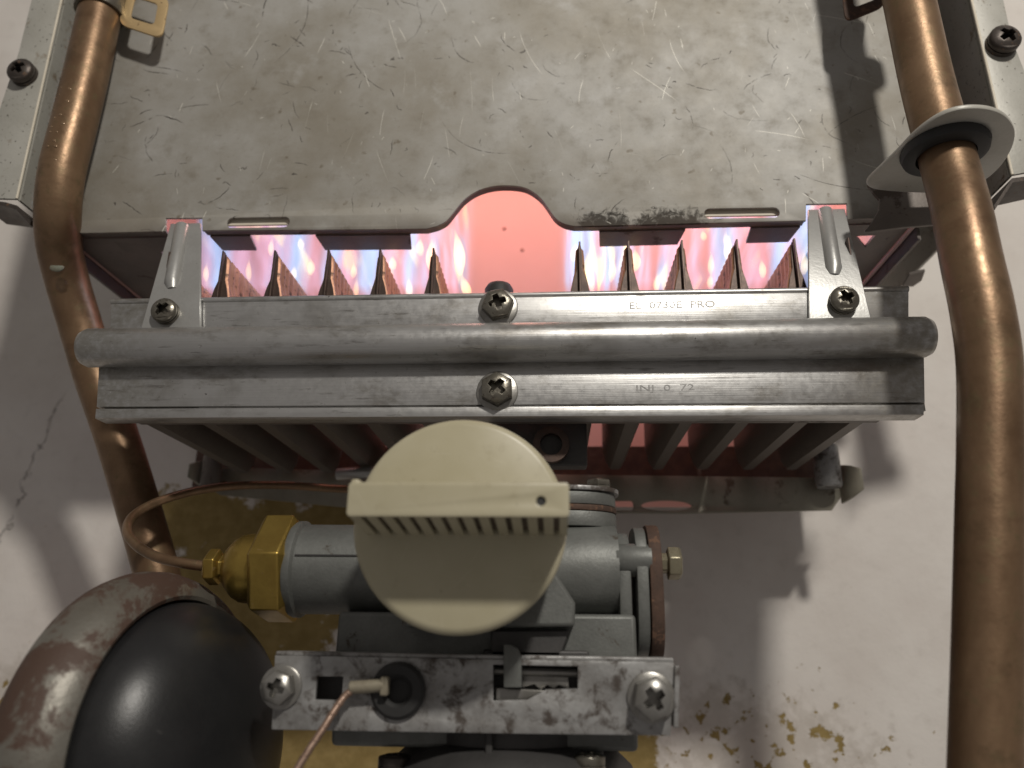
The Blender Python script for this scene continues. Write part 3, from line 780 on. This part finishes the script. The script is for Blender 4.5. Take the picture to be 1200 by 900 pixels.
# ------------------------------------------------------------------ flames
XE1, XE2 = bx[5] + 10, bx[6] - 7
def mat_flame():
    m = bpy.data.materials.new('gas_flame'); m.use_nodes = True
    g = NT.__new__(NT); g.m = m; g.t = m.node_tree
    for n in list(g.t.nodes): g.t.nodes.remove(n)
    g.b = None
    out = g.t.nodes.new('ShaderNodeOutputMaterial')
    v = g.coords(rand=False); s3 = g.sep(v)
    warp = g.math('MULTIPLY', g.math('SUBTRACT', g.noise(g.vmath('MULTIPLY', v, (0.05, 0.01, 0.05)), 1.0, 2), 0.5), 6.0)
    vx = g.comb(g.math('ADD', s3[0], warp), s3[1], s3[2])
    nb = g.noise(g.vmath('MULTIPLY', vx, (0.15, 0.01, 0.014)), 1.0, 3, 0.5)           # blue bands
    npk = g.noise(g.vmath('ADD', g.vmath('MULTIPLY', vx, (0.30, 0.01, 0.018)), (9, 3, 4)), 1.0, 3, 0.6)
    ny = g.noise(g.vmath('ADD', g.vmath('MULTIPLY', vx, (0.30, 0.01, 0.05)), (21, 8, 2)), 1.0, 2, 0.5)
    blue = g.step(nb, 0.46, 0.58); pink = g.step(npk, 0.38, 0.62); yel = g.step(ny, 0.60, 0.68)
    top = g.step(s3[2], 45, 80, 1, 0); cool = g.math('MULTIPLY', blue, top)
    em = g.mix(cool, (0.88, 0.58, 0.88), (0.48, 0.66, 1.0))
    em = g.mix(yel, em, (1.0, 0.74, 0.30))
    fade = g.math('MAXIMUM', g.step(s3[0], XE1 - 8, XE1 - 0.5, 1, 0), g.step(s3[0], XE2 + 0.5, XE2 + 7))
    stg = g.math('ADD', g.math('ADD', g.math('MULTIPLY', pink, 40.0), g.math('MULTIPLY', cool, 28.0)), g.math('MULTIPLY', yel, 80.0))
    stg = g.math('MULTIPLY', g.math('ADD', g.math('MULTIPLY', stg, top), 5.0), fade)
    cool = g.math('MULTIPLY', cool, fade)
    e = g.t.nodes.new('ShaderNodeEmission'); g.put(e.inputs['Color'], em); g.put(e.inputs['Strength'], stg)
    ab = g.t.nodes.new('ShaderNodeVolumeAbsorption'); ab.inputs['Color'].default_value = (0.0, 0.75, 1.0, 1)
    g.put(ab.inputs['Density'], g.math('MULTIPLY_ADD', cool, 44.0, 3.0))
    ad = g.t.nodes.new('ShaderNodeAddShader'); g.link(e.outputs[0], ad.inputs[0]); g.link(ab.outputs[0], ad.inputs[1])
    g.link(ad.outputs[0], out.inputs['Volume'])
    m.cycles.volume_step_rate = 1.0 if hasattr(m.cycles, 'volume_step_rate') else 1.0
    return m
fm = MB()
for x0, x1 in ((bx[0] - 7, XE1), (XE2, bx[11] + 7)):
    fm.box(((x0 + x1)/2, 239, ztop + 42), (x1 - x0, 14, 82))
flames = build('flames', fm, mat_flame(), origin=(0, 250, ztop), kind='stuff', label='pink and blue gas flames with yellow tips rising from the burner blades', cat='flame')

tm = MB()
rnd_ = random.Random(5)
def tongue(u, v0, v1, w, lean, Y):
    a = P(u, v1, Y); b = P(u + lean, v0, Y); k = Y / ray(u, v0).y / F
    n = 9; prof = []
    pts = [a.lerp(b, i/n) + Vector((math.sin(i*0.45 + u)*w*k*0.12, 0, 0)) for i in range(n + 1)]
    for lay in (1.25, 0.85, 0.5): tm.tube(pts, lambda t: max(lay*w*k*0.5*math.sin(math.pi*min(1, 0.12 + t*0.95))**1.3*(1 - 0.45*t) + 0.05, 0.03), 10, 1, smooth=False)
for (u, v0, v1, w, l) in ((540, 262, 322, 13, -8), (548, 318, 350, 11, -6), (507, 274, 318, 12, -3), (493, 276, 300, 9, 0), (478, 322, 350, 8, 2), (461, 297, 316, 8, 0), (672, 282, 306, 11, 3), (693, 292, 342, 9, -3), (716, 296, 330, 8, 2), (742, 288, 318, 12, 4), (770, 318, 342, 7, 0),
                          (853, 272, 304, 9, 0), (834, 292, 322, 7, -2), (833, 318, 338, 7, 0), (850, 268, 290, 6, 2), (893, 300, 326, 8, 0), (942, 292, 322, 9, 0), (824, 268, 282, 7, 0), (364, 300, 322, 8, 0), (352, 276, 292, 7, 0), (344, 308, 330, 7, 0), (414, 305, 326, 7, 0), (292, 300, 330, 6, 0), (318, 276, 300, 6, 0), (418, 322, 350, 6, 0), (242, 305, 330, 6, 0)):
    tongue(u, v0, v1, w, l, rnd_.uniform(226, 231))
def mat_tongue():
    m = bpy.data.materials.new('yellow_flame'); m.use_nodes = True
    g = NT.__new__(NT); g.m = m; g.t = m.node_tree
    for n in list(g.t.nodes): g.t.nodes.remove(n)
    out = g.t.nodes.new('ShaderNodeOutputMaterial'); e = g.t.nodes.new('ShaderNodeEmission')
    n = g.noise(g.coords(rand=False), 0.12, 2)
    g.put(e.inputs['Color'], g.mix(n, (1.0, 0.62, 0.16), (1.0, 0.80, 0.40))); e.inputs['Strength'].default_value = 420.0
    g.link(e.outputs[0], out.inputs['Volume'])
    return m
build('flame_tips', tm, mat_tongue(), kind='stuff', label='small yellow and white tips in the gas flames', cat='flame', ang=80)

# ------------------------------------------------------------------ copper water pipes
pr_pts = [(965, -420), (1020, -200), (1051, -60), (1065, 0), (1087, 100), (1114, 200), (1127, 250), (1138, 305), (1151, 365), (1159.5, 430), (1161, 530), (1160, 600), (1158, 750), (1155, 900), (1154, 960)]
YPR = 185.0
def ypr(v): return float(np.interp(v, [0, 100, 200, 250, 305, 365], [182, 181, 178, 175, 173, 172]))
rp = MB().tube([P(u, v, ypr(v)) for u, v in pr_pts], 6.75, 40, 8)
pipe_r = build('copper_pipe', rp, M['copper'], ang=60, label='browned copper pipe passing through the grommet, right of the burner', cat='pipe', group='copper pipes beside the burner')
lp_pts = [(213, -420, 204), (164, -200, 204), (133, -60, 204), (120, 0, 204), (104, 75, 204), (87, 145, 204), (73, 200, 204.5), (68, 245, 208), (69, 285, 216), (79, 330, 226), (94, 380, 233), (112, 440, 238), (133, 500, 241), (152, 560, 243), (178, 650, 245), (190, 700, 246), (205, 760, 247)]
lp = MB().tube([P(*p) for p in lp_pts], 6.8, 40, 8)
pipe_l = build('copper_pipe', lp, M['copper'], ang=60, label='copper pipe with water drops, bent behind the left end of the burner bar', cat='pipe', group='copper pipes beside the burner')
# drops and lime on the left pipe
def blob(ax, nrm, rx, rz, d, mat, name, n=16):
    nrm = Vector(nrm).normalized(); ex = Vector((1, 0, 0)); ex = (ex - nrm*ex.dot(nrm)).normalized(); ey = nrm.cross(ex)
    if ey.z < 0: ey = -ey
    m = MB().lathe([(1, -0.6), (0.97, 0.1), (0.8, 0.5), (0.45, 0.87), (0.01, 1.0)], (0, 0, 0), (0, -1, 0), n)
    c = Vector(ax) + nrm*6.75
    m.v = [c + ex*(v.x*rx*(1 + 0.2*(v.z < 0))) + ey*(v.z*rz) - nrm*(v.y*d) for v in m.v]
    return build(name, m, mat, pipe_l, ang=60)
blob(P(73, 310, 221.5), (0.32, -0.80, -0.55), 1.9, 1.6, 0.35, M['lime'], 'lime_patch', 11)
blob(P(79, 330, 226), (0.30, -0.78, -0.50), 1.6, 2.8, 0.8, M['water'], 'water_drop')
for (u, v, r) in ((93, 136, 1.0), (85, 152, 0.9), (77, 155, 0.8), (73, 165, 0.8), (81, 172, 0.6), (78, 182, 0.8), (80, 188, 0.9), (72, 171, 0.6), (79, 203, 1.0), (88, 162, 0.9), (76, 130, 0.6), (95, 122, 0.9), (84, 120, 0.6), (82, 128, 0.5), (75, 145, 0.6), (70, 188, 0.7), (86, 98, 0.5)):
    uc = float(np.interp(v, [75, 145, 200], [104, 87, 73]))
    sx = max(-0.8, min(0.8, mm(u - uc, v, 204)/6.8))
    blob(P(uc, v, 204 if v < 190 else 204.6), (sx, -math.sqrt(1 - sx*sx), 0.12), r*0.62, r*0.7, 0.22, M['bead'], 'bead', 10)

# spring clips near the top of the pipes
def clip(pipe_at, r, loop, Y, mat, label, hide=False):
    c, ax = pipe_at
    t = thing('spring_clip', c, label, 'clip', 'spring clips on the pipes')
    build('band', MB().lathe([(r + 0.05, 0), (r + 1.0, 0), (r + 1.2, 0.4), (r + 1.2, 6.6), (r + 1.0, 7), (r + 0.05, 7), (r + 0.05, 0)], c, ax, 36), M['screw'], t, ang=50)
    lo = [P(*q, Y) for q in loop]
    def q2(l): return [(p.x, p.z) for p in l]
    # rounded loop: offset ring
    pts = q2(lo); cx = sum(p[0] for p in pts)/4; cz = sum(p[1] for p in pts)/4
    def rnd(ps, k):
        out = []
        n = len(ps)
        for i in range(n):
            a, b, d2 = np.array(ps[i-1]), np.array(ps[i]), np.array(ps[(i+1) % n])
            for s in np.linspace(0, 1, 6):
                p = (1-s)**2*(b + (a-b)*k) + 2*s*(1-s)*b + s*s*(b + (d2-b)*k); out.append(tuple(p))
        return out
    inn = [(cx + (x-cx)*0.55, cz + (z-cz)*0.52) for x, z in pts]
    m = MB().sheet(rnd(pts, 0.22), [rnd(inn, 0.2)], 0.8, (0, Y, 0), bev=0.2)
    build('loop', m, mat, t)
    return t
pa, pb = P(*lp_pts[3]), P(*lp_pts[4])
dirl = (pa - pb).normalized()
clip((P(116.5, 17, 204), dirl), 6.85, [(150, -18), (199, -2), (190, 46), (139, 29)], 205.0, M['gilt'], 'spring clip with a golden square loop on the left copper pipe')
pa, pb = P(1065, 0, YPR), P(1087, 100, YPR)
dirr = (pa - pb).normalized()
clip((P(1059, -27, YPR), dirr), 7.25, [(985, -30), (1040, -40), (1037, 8), (990, 27)], 199.0, M['rust'], 'shaded brown spring clip on the right copper pipe, at the top edge')  # shade on this loop is put into its dark brown colour

# ------------------------------------------------------------------ oval pipe flange with rubber grommet
ZF = P(1114, 172, ypr(172)).z
fl = [(1016, 214), (1030, 199), (1050, 180), (1068, 161), (1086, 146), (1104, 135), (1124, 128.5), (1146, 127), (1165, 130), (1180, 138), (1189, 152), (1188, 168), (1180, 185), (1168, 200), (1150, 214), (1125, 223), (1100, 226), (1070, 226), (1040, 224), (1022, 221)]
fl2 = []
for i in range(len(fl)):
    p0, p1, p2, p3 = [np.array(fl[(i + k) % len(fl)], float) for k in (-1, 0, 1, 2)]
    for k in range(4):
        t = k/4; fl2.append(tuple(0.5*((2*p1) + (p2-p0)*t + (2*p0-5*p1+4*p2-p3)*t*t + (3*p1-p0-3*p2+p3)*t**3)))
flp = [PZ(u, v, ZF) for u, v in fl2]
pc = P(1110, 186, YPR); 
pipe_c = None
# where the pipe crosses the flange
tpts = [P(u, v, ypr(v)) for u, v in pr_pts]
for i in range(len(tpts) - 1):
    if tpts[i].z >= ZF >= tpts[i+1].z:
        k = (tpts[i].z - ZF)/(tpts[i].z - tpts[i+1].z); pipe_c = tpts[i].lerp(tpts[i+1], k)
mount = thing('pipe_flange', (pipe_c.x, pipe_c.y, ZF), 'off-white oval flange plate with black grommet round the right copper pipe', 'flange')
build('plate', MB().sheet([(p.x, p.y) for p in flp], [ngon(32, 9.0, pipe_c.x, pipe_c.y)], 1.3, (0, 0, ZF + 0.65), (1, 0, 0), (0, 1, 0), bev=0.35), M['flangepaint'], mount)
build('grommet', MB().lathe([(7.25, 2.2), (8.9, 2.2), (8.9, -0.05), (10.5, -0.05), (10.8, -0.8), (10.3, -2.5), (9.2, -3.1), (7.25, -3.1), (7.25, 2.2)], (pipe_c.x, pipe_c.y, ZF), (0, 0, 1), 40), M['rubber'], mount, ang=40)
leg = [(1017, 216), (1060, 220), (1105, 224), (1108, 262), (1060, 266), (1012, 272), (1022, 260), (1030, 246), (1031, 234), (1024, 226)]
build('leg', MB().sheet([Q(u, v, 206) for u, v in leg], [], 1.2, (0, 206.6, 0), bev=0.3), M['chamber'], mount)

# ------------------------------------------------------------------ gas valve
YV = 200.0
za = P(545, 668, YV).z
valve = thing('gas_valve', (P(560, 700, YV).x, YV, -20), 'grey cast zinc gas valve behind the ivory knob', 'valve')
def X(u, v, Y=YV): return P(u, v, Y).x
rb = 11.2
bodyL, bodyR = X(347, 668), X(722, 668)
bd = MB().lathe([(0.01, 0), (rb + 0.6, 0), (rb + 0.9, 0.6), (rb + 0.9, 2.0), (rb, 2.6), (rb, bodyR - bodyL), (0.01, bodyR - bodyL)], (bodyL, YV, za), (1, 0, 0), 48)
body = build('valve_body', bd, M['zinc'], valve, ang=40)
build('casting_seam', MB().box(((bodyL + X(430, 668))/2 + 2, YV - 11.0, za + 2.4), (X(430, 668) - bodyL - 2, 0.6, 0.35)), M['zinc_dark'], body)
# lower block and the boss below the knob
blk = MB().prism([Vector((X(397, 745, 190), 0, 5.2)), Vector((X(745, 745, 190), 0, 5.2)), Vector((X(745, 745, 190), 0, -9)), Vector((X(742, 745, 190), 0, -24)), Vector((X(400, 745, 190), 0, -24)), Vector((X(396, 745, 190), 0, -8))], (0, 188, 0), (0, 212, 0))
build('lower_block', blk, M['zinc'], valve, bevel=1.0)
def pol(px, Y): return [Vector((P(u, v, Y).x, 0, P(u, v, Y).z)) for u, v in px]
boss = MB().prism(pol([(470, 640), (640, 640), (652, 672), (674, 706), (674, 734), (600, 735), (470, 735)], 181), (0, 181, 0), (0, 199, 0))
build('boss', boss, M['zinc'], valve, bevel=0.8)
wedge = MB().prism(pol([(575, 738), (668, 738), (655, 775), (575, 775)], 184), (0, 184, 0), (0, 196, 0))
build('web', wedge, M['zinc_dark'], valve, bevel=0.5)
xk, zk = Q(538, 612, 160)
build('shaft', MB().lathe([(5.0, 0), (5.0, 26)], (xk, 170, zk), (0, 1, 0), 24), M['zinc_dark'], valve)
# outlet neck and its bolted oval flanges
xo = X(648, 600, 205)
zo = lambda v: P(690, v, 194).z
def oval(name, v0, v1, hx, hy, mat, cx=xo, bev=0.3):
    z1, z0 = zo(v0), zo(v1)
    o = [(cx + hx*math.copysign(abs(math.cos(t))**0.8, math.cos(t)), 205 + hy*math.copysign(abs(math.sin(t))**0.8, math.sin(t))) for t in [2*math.pi*i/36 for i in range(36)]]
    return build(name, MB().sheet(o, [], z1 - z0, (0, 0, (z0 + z1)/2), (1, 0, 0), (0, 1, 0), bev=bev), mat, valve)
xe = X(725, 590, 205) - xo
oval('flange_plate', 567.5, 573, xe, 11, M['galv'], bev=0.2)
oval('flange', 573.5, 589, xe - 0.9, 10.4, M['zinc'])
oval('gasket', 589.5, 596.5, xe - 0.7, 10.6, M['rust'], bev=0.25)
oval('flange', 597, 615, xe - 0.8, 10.4, M['zinc'])
build('neck', MB().lathe([(9.5, 0), (8.5, 6), (8.5, 14)], (xo, 205, za + 6), (0, 0, 1), 32), M['zinc'], valve)
s = P(701, 566, 205)
screw('screw', M['screw'], valve, (s.x, 203, zo(567.5) + 0.05), 3.4, 2.6, axis=(0, 0, 1), kind='hex', rot=0.4)
# end flanges on the right
def endplate(name, x0, x1, hz, hy, zc, mat, bev=0.3, taper=0.0):
    o = []
    for t in [2*math.pi*i/36 for i in range(36)]:
        o.append((YV + 1 + hy*math.copysign(abs(math.cos(t))**0.7, math.cos(t)), zc + hz*math.copysign(abs(math.sin(t))**0.7, math.sin(t))))
    return build(name, MB().sheet(o, [], x1 - x0, ((x0 + x1)/2, 0, 0), (0, 1, 0), (0, 0, 1), bev=bev), mat, valve)
ze = P(745, 690, 190).z
endplate('end_flange', X(722, 690), X(736, 690), 14.2, 11.0, ze, M['zinc'], 0.5)
endplate('end_flange', X(742, 690), X(755, 690), 15.6, 11.8, ze, M['zinc'])
endplate('rusty_end_plate', X(756.5, 690), X(771, 690), 16.2, 12.0, ze, M['rust'])
hb = P(775, 661, YV - 2)
build('end_bolt', MB().lathe([(0.01, 0), (2.6, 0), (2.6, 2.2), (4.0, 2.2), (4.1, 2.6), (4.1, 5.0), (3.6, 5.5), (0.01, 5.5)], (X(769, 661), YV - 4, hb.z), (1, 0, 0), 6), M['bolt'], valve, bevel=0.25)
build('end_boss', MB().lathe([(0.01, 0), (3.6, 0), (4.0, 0.6), (4.0, 9), (0.01, 9)], (X(716, 650), YV - 7.0, hb.z + 0.4), (1, 0, 0), 20), M['zinc'], valve)
# dark lower diaphragm body under the bracket
c = P(596, 885, 196)
low = MB().lathe([(0.01, 14), (20, 14), (21, 13), (21, 4), (24, 3), (29, -1.5), (31, -6), (31, -14), (0.01, -14)], (c.x, 204, c.z - 1), (0, 0, 1), 48)
build('diaphragm_body', low, M['zinc_dark'], valve, ang=40)
build('rib', MB().box((X(573, 880, 182), 184, c.z - 1), (1.6, 6, 22)), M['zinc_dark'], valve, bevel=0.4)
for (u, v, Y, mt) in ((462, 889, 190, M['screw_dark']), (690, 888, 186, M['screw'])):
    s = P(u, v, Y)
    screw('screw', mt, valve, (s.x, Y, s.z - 2.5), 3.6, 3.0, axis=(0, 0, 1), kind='round', rot=0.3)
build('lug', MB().box((X(683, 880, 192), 194, c.z + 0.5), (9, 8, 7)), M['zinc_dark'], valve, bevel=0.8)

# ------------------------------------------------------------------ brass fitting and capillary tube
fit = thing('brass_fitting', (X(300, 668), YV, za - 13), 'brass hexagon nut and dome joining the thin tube to the valve', 'fitting')
hx0, hx1 = X(308, 668), X(350, 668)
hexm = MB().lathe([(0.01, 0), (12.2, 0), (14.0, 1.2), (14.0, hx1 - hx0 - 1.2), (12.4, hx1 - hx0), (0.01, hx1 - hx0)], (hx0, YV, za), (1, 0, 0), 6, start=(0, -0.35, 1))
build('hex_nut', hexm, M['brass'], fit, bevel=0.35)
dl = X(266, 668)
build('dome', MB().lathe([(0.01, 0), (3.6, 0), (5.4, 0.5), (7.6, 2.6), (8.6, 4.4), (8.8, 6), (8.8, hx0 - dl + 0.4)], (dl, YV, za), (1, 0, 0), 36), M['brass'], fit, ang=45)
sl = X(243, 668)
build('small_nut', MB().lathe([(0.01, 0), (4.0, 0), (4.7, 0.6), (4.7, 3.0), (4.0, 3.5), (3.2, 3.9), (3.2, dl - sl + 0.3)], (sl, YV, za + 0.3), (1, 0, 0), 6, start=(0, -0.2, 1)), M['brass'], fit, bevel=0.2)
cap_pts = [(246, 664, 200), (215, 660, 200), (182, 652, 202), (158, 637, 206), (149, 621, 211), (157, 604, 217), (185, 588, 224), (230, 575, 234), (280, 569, 245), (340, 569, 258), (400, 573, 268), (450, 572, 274), (520, 560, 278)]
build('capillary_tube', MB().tube([P(*p) for p in cap_pts], 1.35, 14, 6), M['copper'], ang=60, label='thin copper tube curling back from the brass fitting', cat='tube')
build('pilot_rod', MB().tube([P(396, 556, 272), P(430, 554, 270), P(480, 552, 268)], 2.2, 16, 4), M['bracket'], ang=60, label='short grey metal rod behind the ivory knob, under the burner', cat='rod')

# ------------------------------------------------------------------ ivory knob
YK = 160.0
knob = thing('control_knob', (xk, YK, zk - 22), 'round ivory plastic control knob with a ribbed grip bar', 'knob')
RK = mm(127, 612, YK)
build('disc', MB().lathe([(0.01, 0), (RK - 1.6, 0), (RK - 0.6, 0.35), (RK - 0.1, 1.1), (RK, 2.0), (RK - 0.5, 10.5), (RK - 1.2, 11), (0.01, 11)], (xk, YK, zk), (0, 1, 0), 96), M['ivory'], knob, ang=40)
YH = 143.5
h0 = P(408, 585, YH).x; h1 = P(666, 585, YH).x
zt = P(540, 565, YH).z; zb = P(540, 605.5, YH).z
def comb(zt_, zb_, n=13, w=1.15, dpt=2.4):
    pts = []
    xs = np.linspace(h0 + 2.6, h1 - 2.2, n)
    pts.append((h0, zt_)); 
    for x in xs: pts += [(x - w/2, zt_), (x - w/2, zt_ - dpt), (x + w/2, zt_ - dpt), (x + w/2, zt_)]
    pts += [(h1, zt_), (h1, zb_)]
    for x in reversed(xs): pts += [(x + w/2, zb_), (x + w/2, zb_ + dpt), (x - w/2, zb_ + dpt), (x - w/2, zb_)]
    pts.append((h0, zb_))
    return pts
zm = (zt + zb)/2
def draft(m):
    for p in m.v:
        k = max(0.0, (p.y - YH - 0.9)/(YK - YH))
        p.z += (-1.7 if p.z < zm else 0.7)*k
    return m
grip = build('grip_bar', draft(MB().sheet(comb(zt - 0.25, zb + 0.25), [], YK - YH - 0.9, (0, (YH + 0.9 + YK)/2 + 0.05, 0))), M['ivory'], knob, ang=25)
gm = MB()  # dark boxes stand in for the deep shade of the grip slits
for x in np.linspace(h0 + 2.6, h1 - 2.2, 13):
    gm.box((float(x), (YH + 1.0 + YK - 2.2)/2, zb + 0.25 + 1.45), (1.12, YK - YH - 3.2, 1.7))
build('groove_shade', draft(gm), M['seam'], grip)
xh, zh = Q(634, 587, YH)
build('grip_face', MB().sheet(rrect(h0 - 0.2, zb, h1 + 0.2, zt, 0.8, 5), [ngon(16, 0.9, xh, zh)], 0.9, (0, YH + 0.46, 0), bev=0.3), M['ivory'], grip)
build('pointer_hole', MB().lathe([(0.01, 0), (1.0, 0), (1.0, 0.3)], (xh, YH + 0.6, zh), (0, 1, 0), 16), M['rubber'], grip)
build('grip_end', MB().box((h0 + 0.7, (YH + YK)/2 + 0.6, (zt + zb)/2 + 0.5), (1.8, YK - YH - 1.6, zt - zb + 0.8)), M['ivory'], grip, bevel=0.5)

# ------------------------------------------------------------------ galvanised bracket with microswitch parts
YG = 178.0
gb = [Q(322, 768, YG), Q(790, 776, YG), Q(786, 862, YG), Q(600, 860, YG), Q(318, 855, YG)]
def qr(u0, v0, u1, v1, Y=YG):
    a, b = Q(u0, v1, Y), Q(u1, v0, Y); return [(a[0], a[1]), (b[0], a[1]), (b[0], b[1]), (a[0], b[1])]
gbr = thing('switch_bracket', (P(550, 860, YG).x, YG, P(550, 860, YG).z), 'mottled galvanised steel bracket strip with a screw at each end', 'bracket')
cg = Q(467, 809, YG)
win = [Q(578, 779, YG), Q(677, 781, YG), Q(677, 807, YG), Q(640, 808, YG), Q(618, 820, YG), Q(578, 821, YG)]
strip_ = build('strip', MB().sheet(gb, [qr(369, 793, 402, 820), ngon(28, 5.2, *cg), win], 1.3, (0, YG + 0.65, 0), bev=0.2), M['galv'], gbr)
a, b = P(322, 767.5, YG), P(790, 775.5, YG)
tf = MB().prism([a + Vector((0, 0.4, -0.2)), b + Vector((0, 0.4, -0.2)), b + Vector((0, 9, -0.2)), a + Vector((0, 9, -0.2))], (0, 0, 0), (0, 0, 1.0))
build('top_flange', tf, M['galv'], strip_, bevel=0.3)
a, b = P(789, 780, YG), P(787.5, 852, YG)
build('end_tab', MB().prism([a + Vector((0.2, -0.9, 0)), a + Vector((1.3, -0.9, 0)), b + Vector((1.3, -0.9, 0)), b + Vector((0.2, -0.9, 0))], (0, 0, 0), (0, 10, 0)), M['galv'], strip_, bevel=0.2)
s = P(330, 805, YG); screw('screw', M['washer'], gbr, (s.x, YG - 0.8, s.z), mm(20, 805, YG), 2.6, kind='hex', rot=0.75, dome=0.5, washer=mm(25, 805, YG))
s = P(763, 817, YG); o_ = screw('screw', M['washer'], gbr, (s.x, YG - 0.8, s.z), mm(24, 817, YG), 4.2, kind='hex', rot=0.35, dome=0.3, washer=mm(28, 817, YG))
build('grommet', MB().lathe([(2.6, 0.6), (5.1, 0.6), (5.1, -0.05), (5.9, -0.05), (5.9, -0.9), (5.2, -1.6), (3.4, -1.6), (2.6, -0.8), (2.6, 0.6)], (cg[0], YG, cg[1]), (0, 1, 0), 32), M['rubber'], gbr, ang=40)
build('grommet_core', MB().lathe([(0.01, 0), (2.7, 0), (2.7, 3)], (cg[0], YG + 0.4, cg[1]), (0, 1, 0), 24), M['rubber'], gbr)
build('switch_block', MB().box((P(628, 800, YG + 6).x, YG + 12, P(628, 795, YG + 6).z), (24, 12, 12)), M['zinc_dark'], gbr, bevel=0.5)
build('switch_backing', MB().box((P(386, 806, YG + 6).x, YG + 8, P(386, 806, YG + 6).z), (9, 4, 8)), M['zinc_dark'], gbr, bevel=0.4)
a, b = P(579, 786, YG + 4), P(676, 789, YG + 4)
build('switch_rod', MB().tube([a, b], 0.9, 12, smooth=False), M['washer'], gbr)
a = P(597, 760, YG - 1.2); b = P(598, 806, YG - 1.2)
lv = [Q(590, 806, YG - 1.5), Q(611, 806, YG - 1.5), Q(611, 770, YG - 1.5), Q(606, 760, YG - 1.5), Q(598, 755.5, YG - 1.5), Q(590, 755, YG - 1.5)]
build('lever', MB().sheet(lv, [], 4.0, (0, YG + 1.0, 0), bev=0.3), M['zinc'], gbr)
lv2 = [Q(581, 806, YG + 2), Q(640, 809, YG + 2), Q(618, 820, YG + 2), Q(581, 823, YG + 2)]
build('lever_foot', MB().sheet(lv2, [], 1.6, (0, YG + 2.6, 0), bev=0.3), M['washer'], gbr)
torn = [Q(612, 790, YG + 4), Q(666, 793, YG + 4), Q(667, 808, YG + 4), Q(655, 803, YG + 4), Q(649, 807, YG + 4), Q(641, 803, YG + 4), Q(634, 809, YG + 4), Q(626, 802, YG + 4), Q(612, 806, YG + 4)]
build('torn_foil', MB().sheet(torn, [], 0.6, (0, YG + 4.3, 0), bev=0.2), M['washer'], gbr)

# ------------------------------------------------------------------ braided wire plugged into the grommet
wt = thing('sensor_wire', P(400, 850, YG - 5), 'pink copper wire with tan plug pushed into the black grommet', 'wire')
a, b = P(410, 806, YG - 2.6), P(450, 803, YG - 2.6)
build('plug_sleeve', MB().tube([a, b], 1.35, 16, smooth=False), M['sleeve'], wt, bevel=0.2)
c = P(451, 804, YG - 2.6)
build('plug_head', MB().box((c.x, c.y, c.z), (1.8, 2.4, 3.9)), M['sleeve'], wt, bevel=0.4)
wp = [P(414, 808, YG - 2.8), P(405, 815, YG - 3.4), P(393, 831, YG - 5), P(378, 855, YG - 7), P(360, 882, YG - 9), P(340, 915, YG - 11)]
wm = MB().tube(wp, 0.78, 12, 8)
ws = build('strand', wm, M['wire'], wt, ang=60)
# twisted outer strand
cl = []
for i in range(len(wp) - 1):
    for k in range(14):
        t = k/14; p = wp[i].lerp(wp[i+1], t); ph = (i*14 + k)*0.75
        e1 = (wp[i+1]-wp[i]).normalized().orthogonal(); e2 = (wp[i+1]-wp[i]).normalized().cross(e1)
        cl.append(p + e1.normalized()*math.cos(ph)*0.62 + e2.normalized()*math.sin(ph)*0.62)
build('twist', MB().tube(cl, 0.32, 6, smooth=False), M['wire'], wt, ang=60)

# ------------------------------------------------------------------ black cap with rusty rim
ang = R(79)
axd = Vector((math.sin(ang), -math.cos(ang), 0.06)).normalized()
YC = 194.0
cc = P(152, 880, YC)
hous = thing('diaphragm_cap', (cc.x, cc.y, cc.z - 40), 'round black cap in a rusty flaking steel rim, bottom left', 'cap')
RR = 41.0
build('rim', MB().lathe([(0.01, -3), (RR - 7, -3), (RR - 2.5, -2.2), (RR - 0.6, 0.0), (RR, 2.5), (RR - 0.3, 5.5), (RR - 1.3, 8.2), (RR - 2.9, 10.6), (RR - 4.8, 12.4), (RR - 6.4, 13.2), (RR - 7.3, 12.8), (RR - 7.8, 9), (0.01, 9)], cc, axd, 96), M['rim'], hous, ang=50)
rd = RR - 8.0
prof = [(rd, 9.0), (rd, 12)]
for i in range(1, 17):
    t = R(90*i/16); prof.append((max(rd*math.cos(t)**0.9, 0.01), 12 + 20*math.sin(t)))
build('dome', MB().lathe(prof, cc, axd, 96), M['cap'], hous, ang=50)
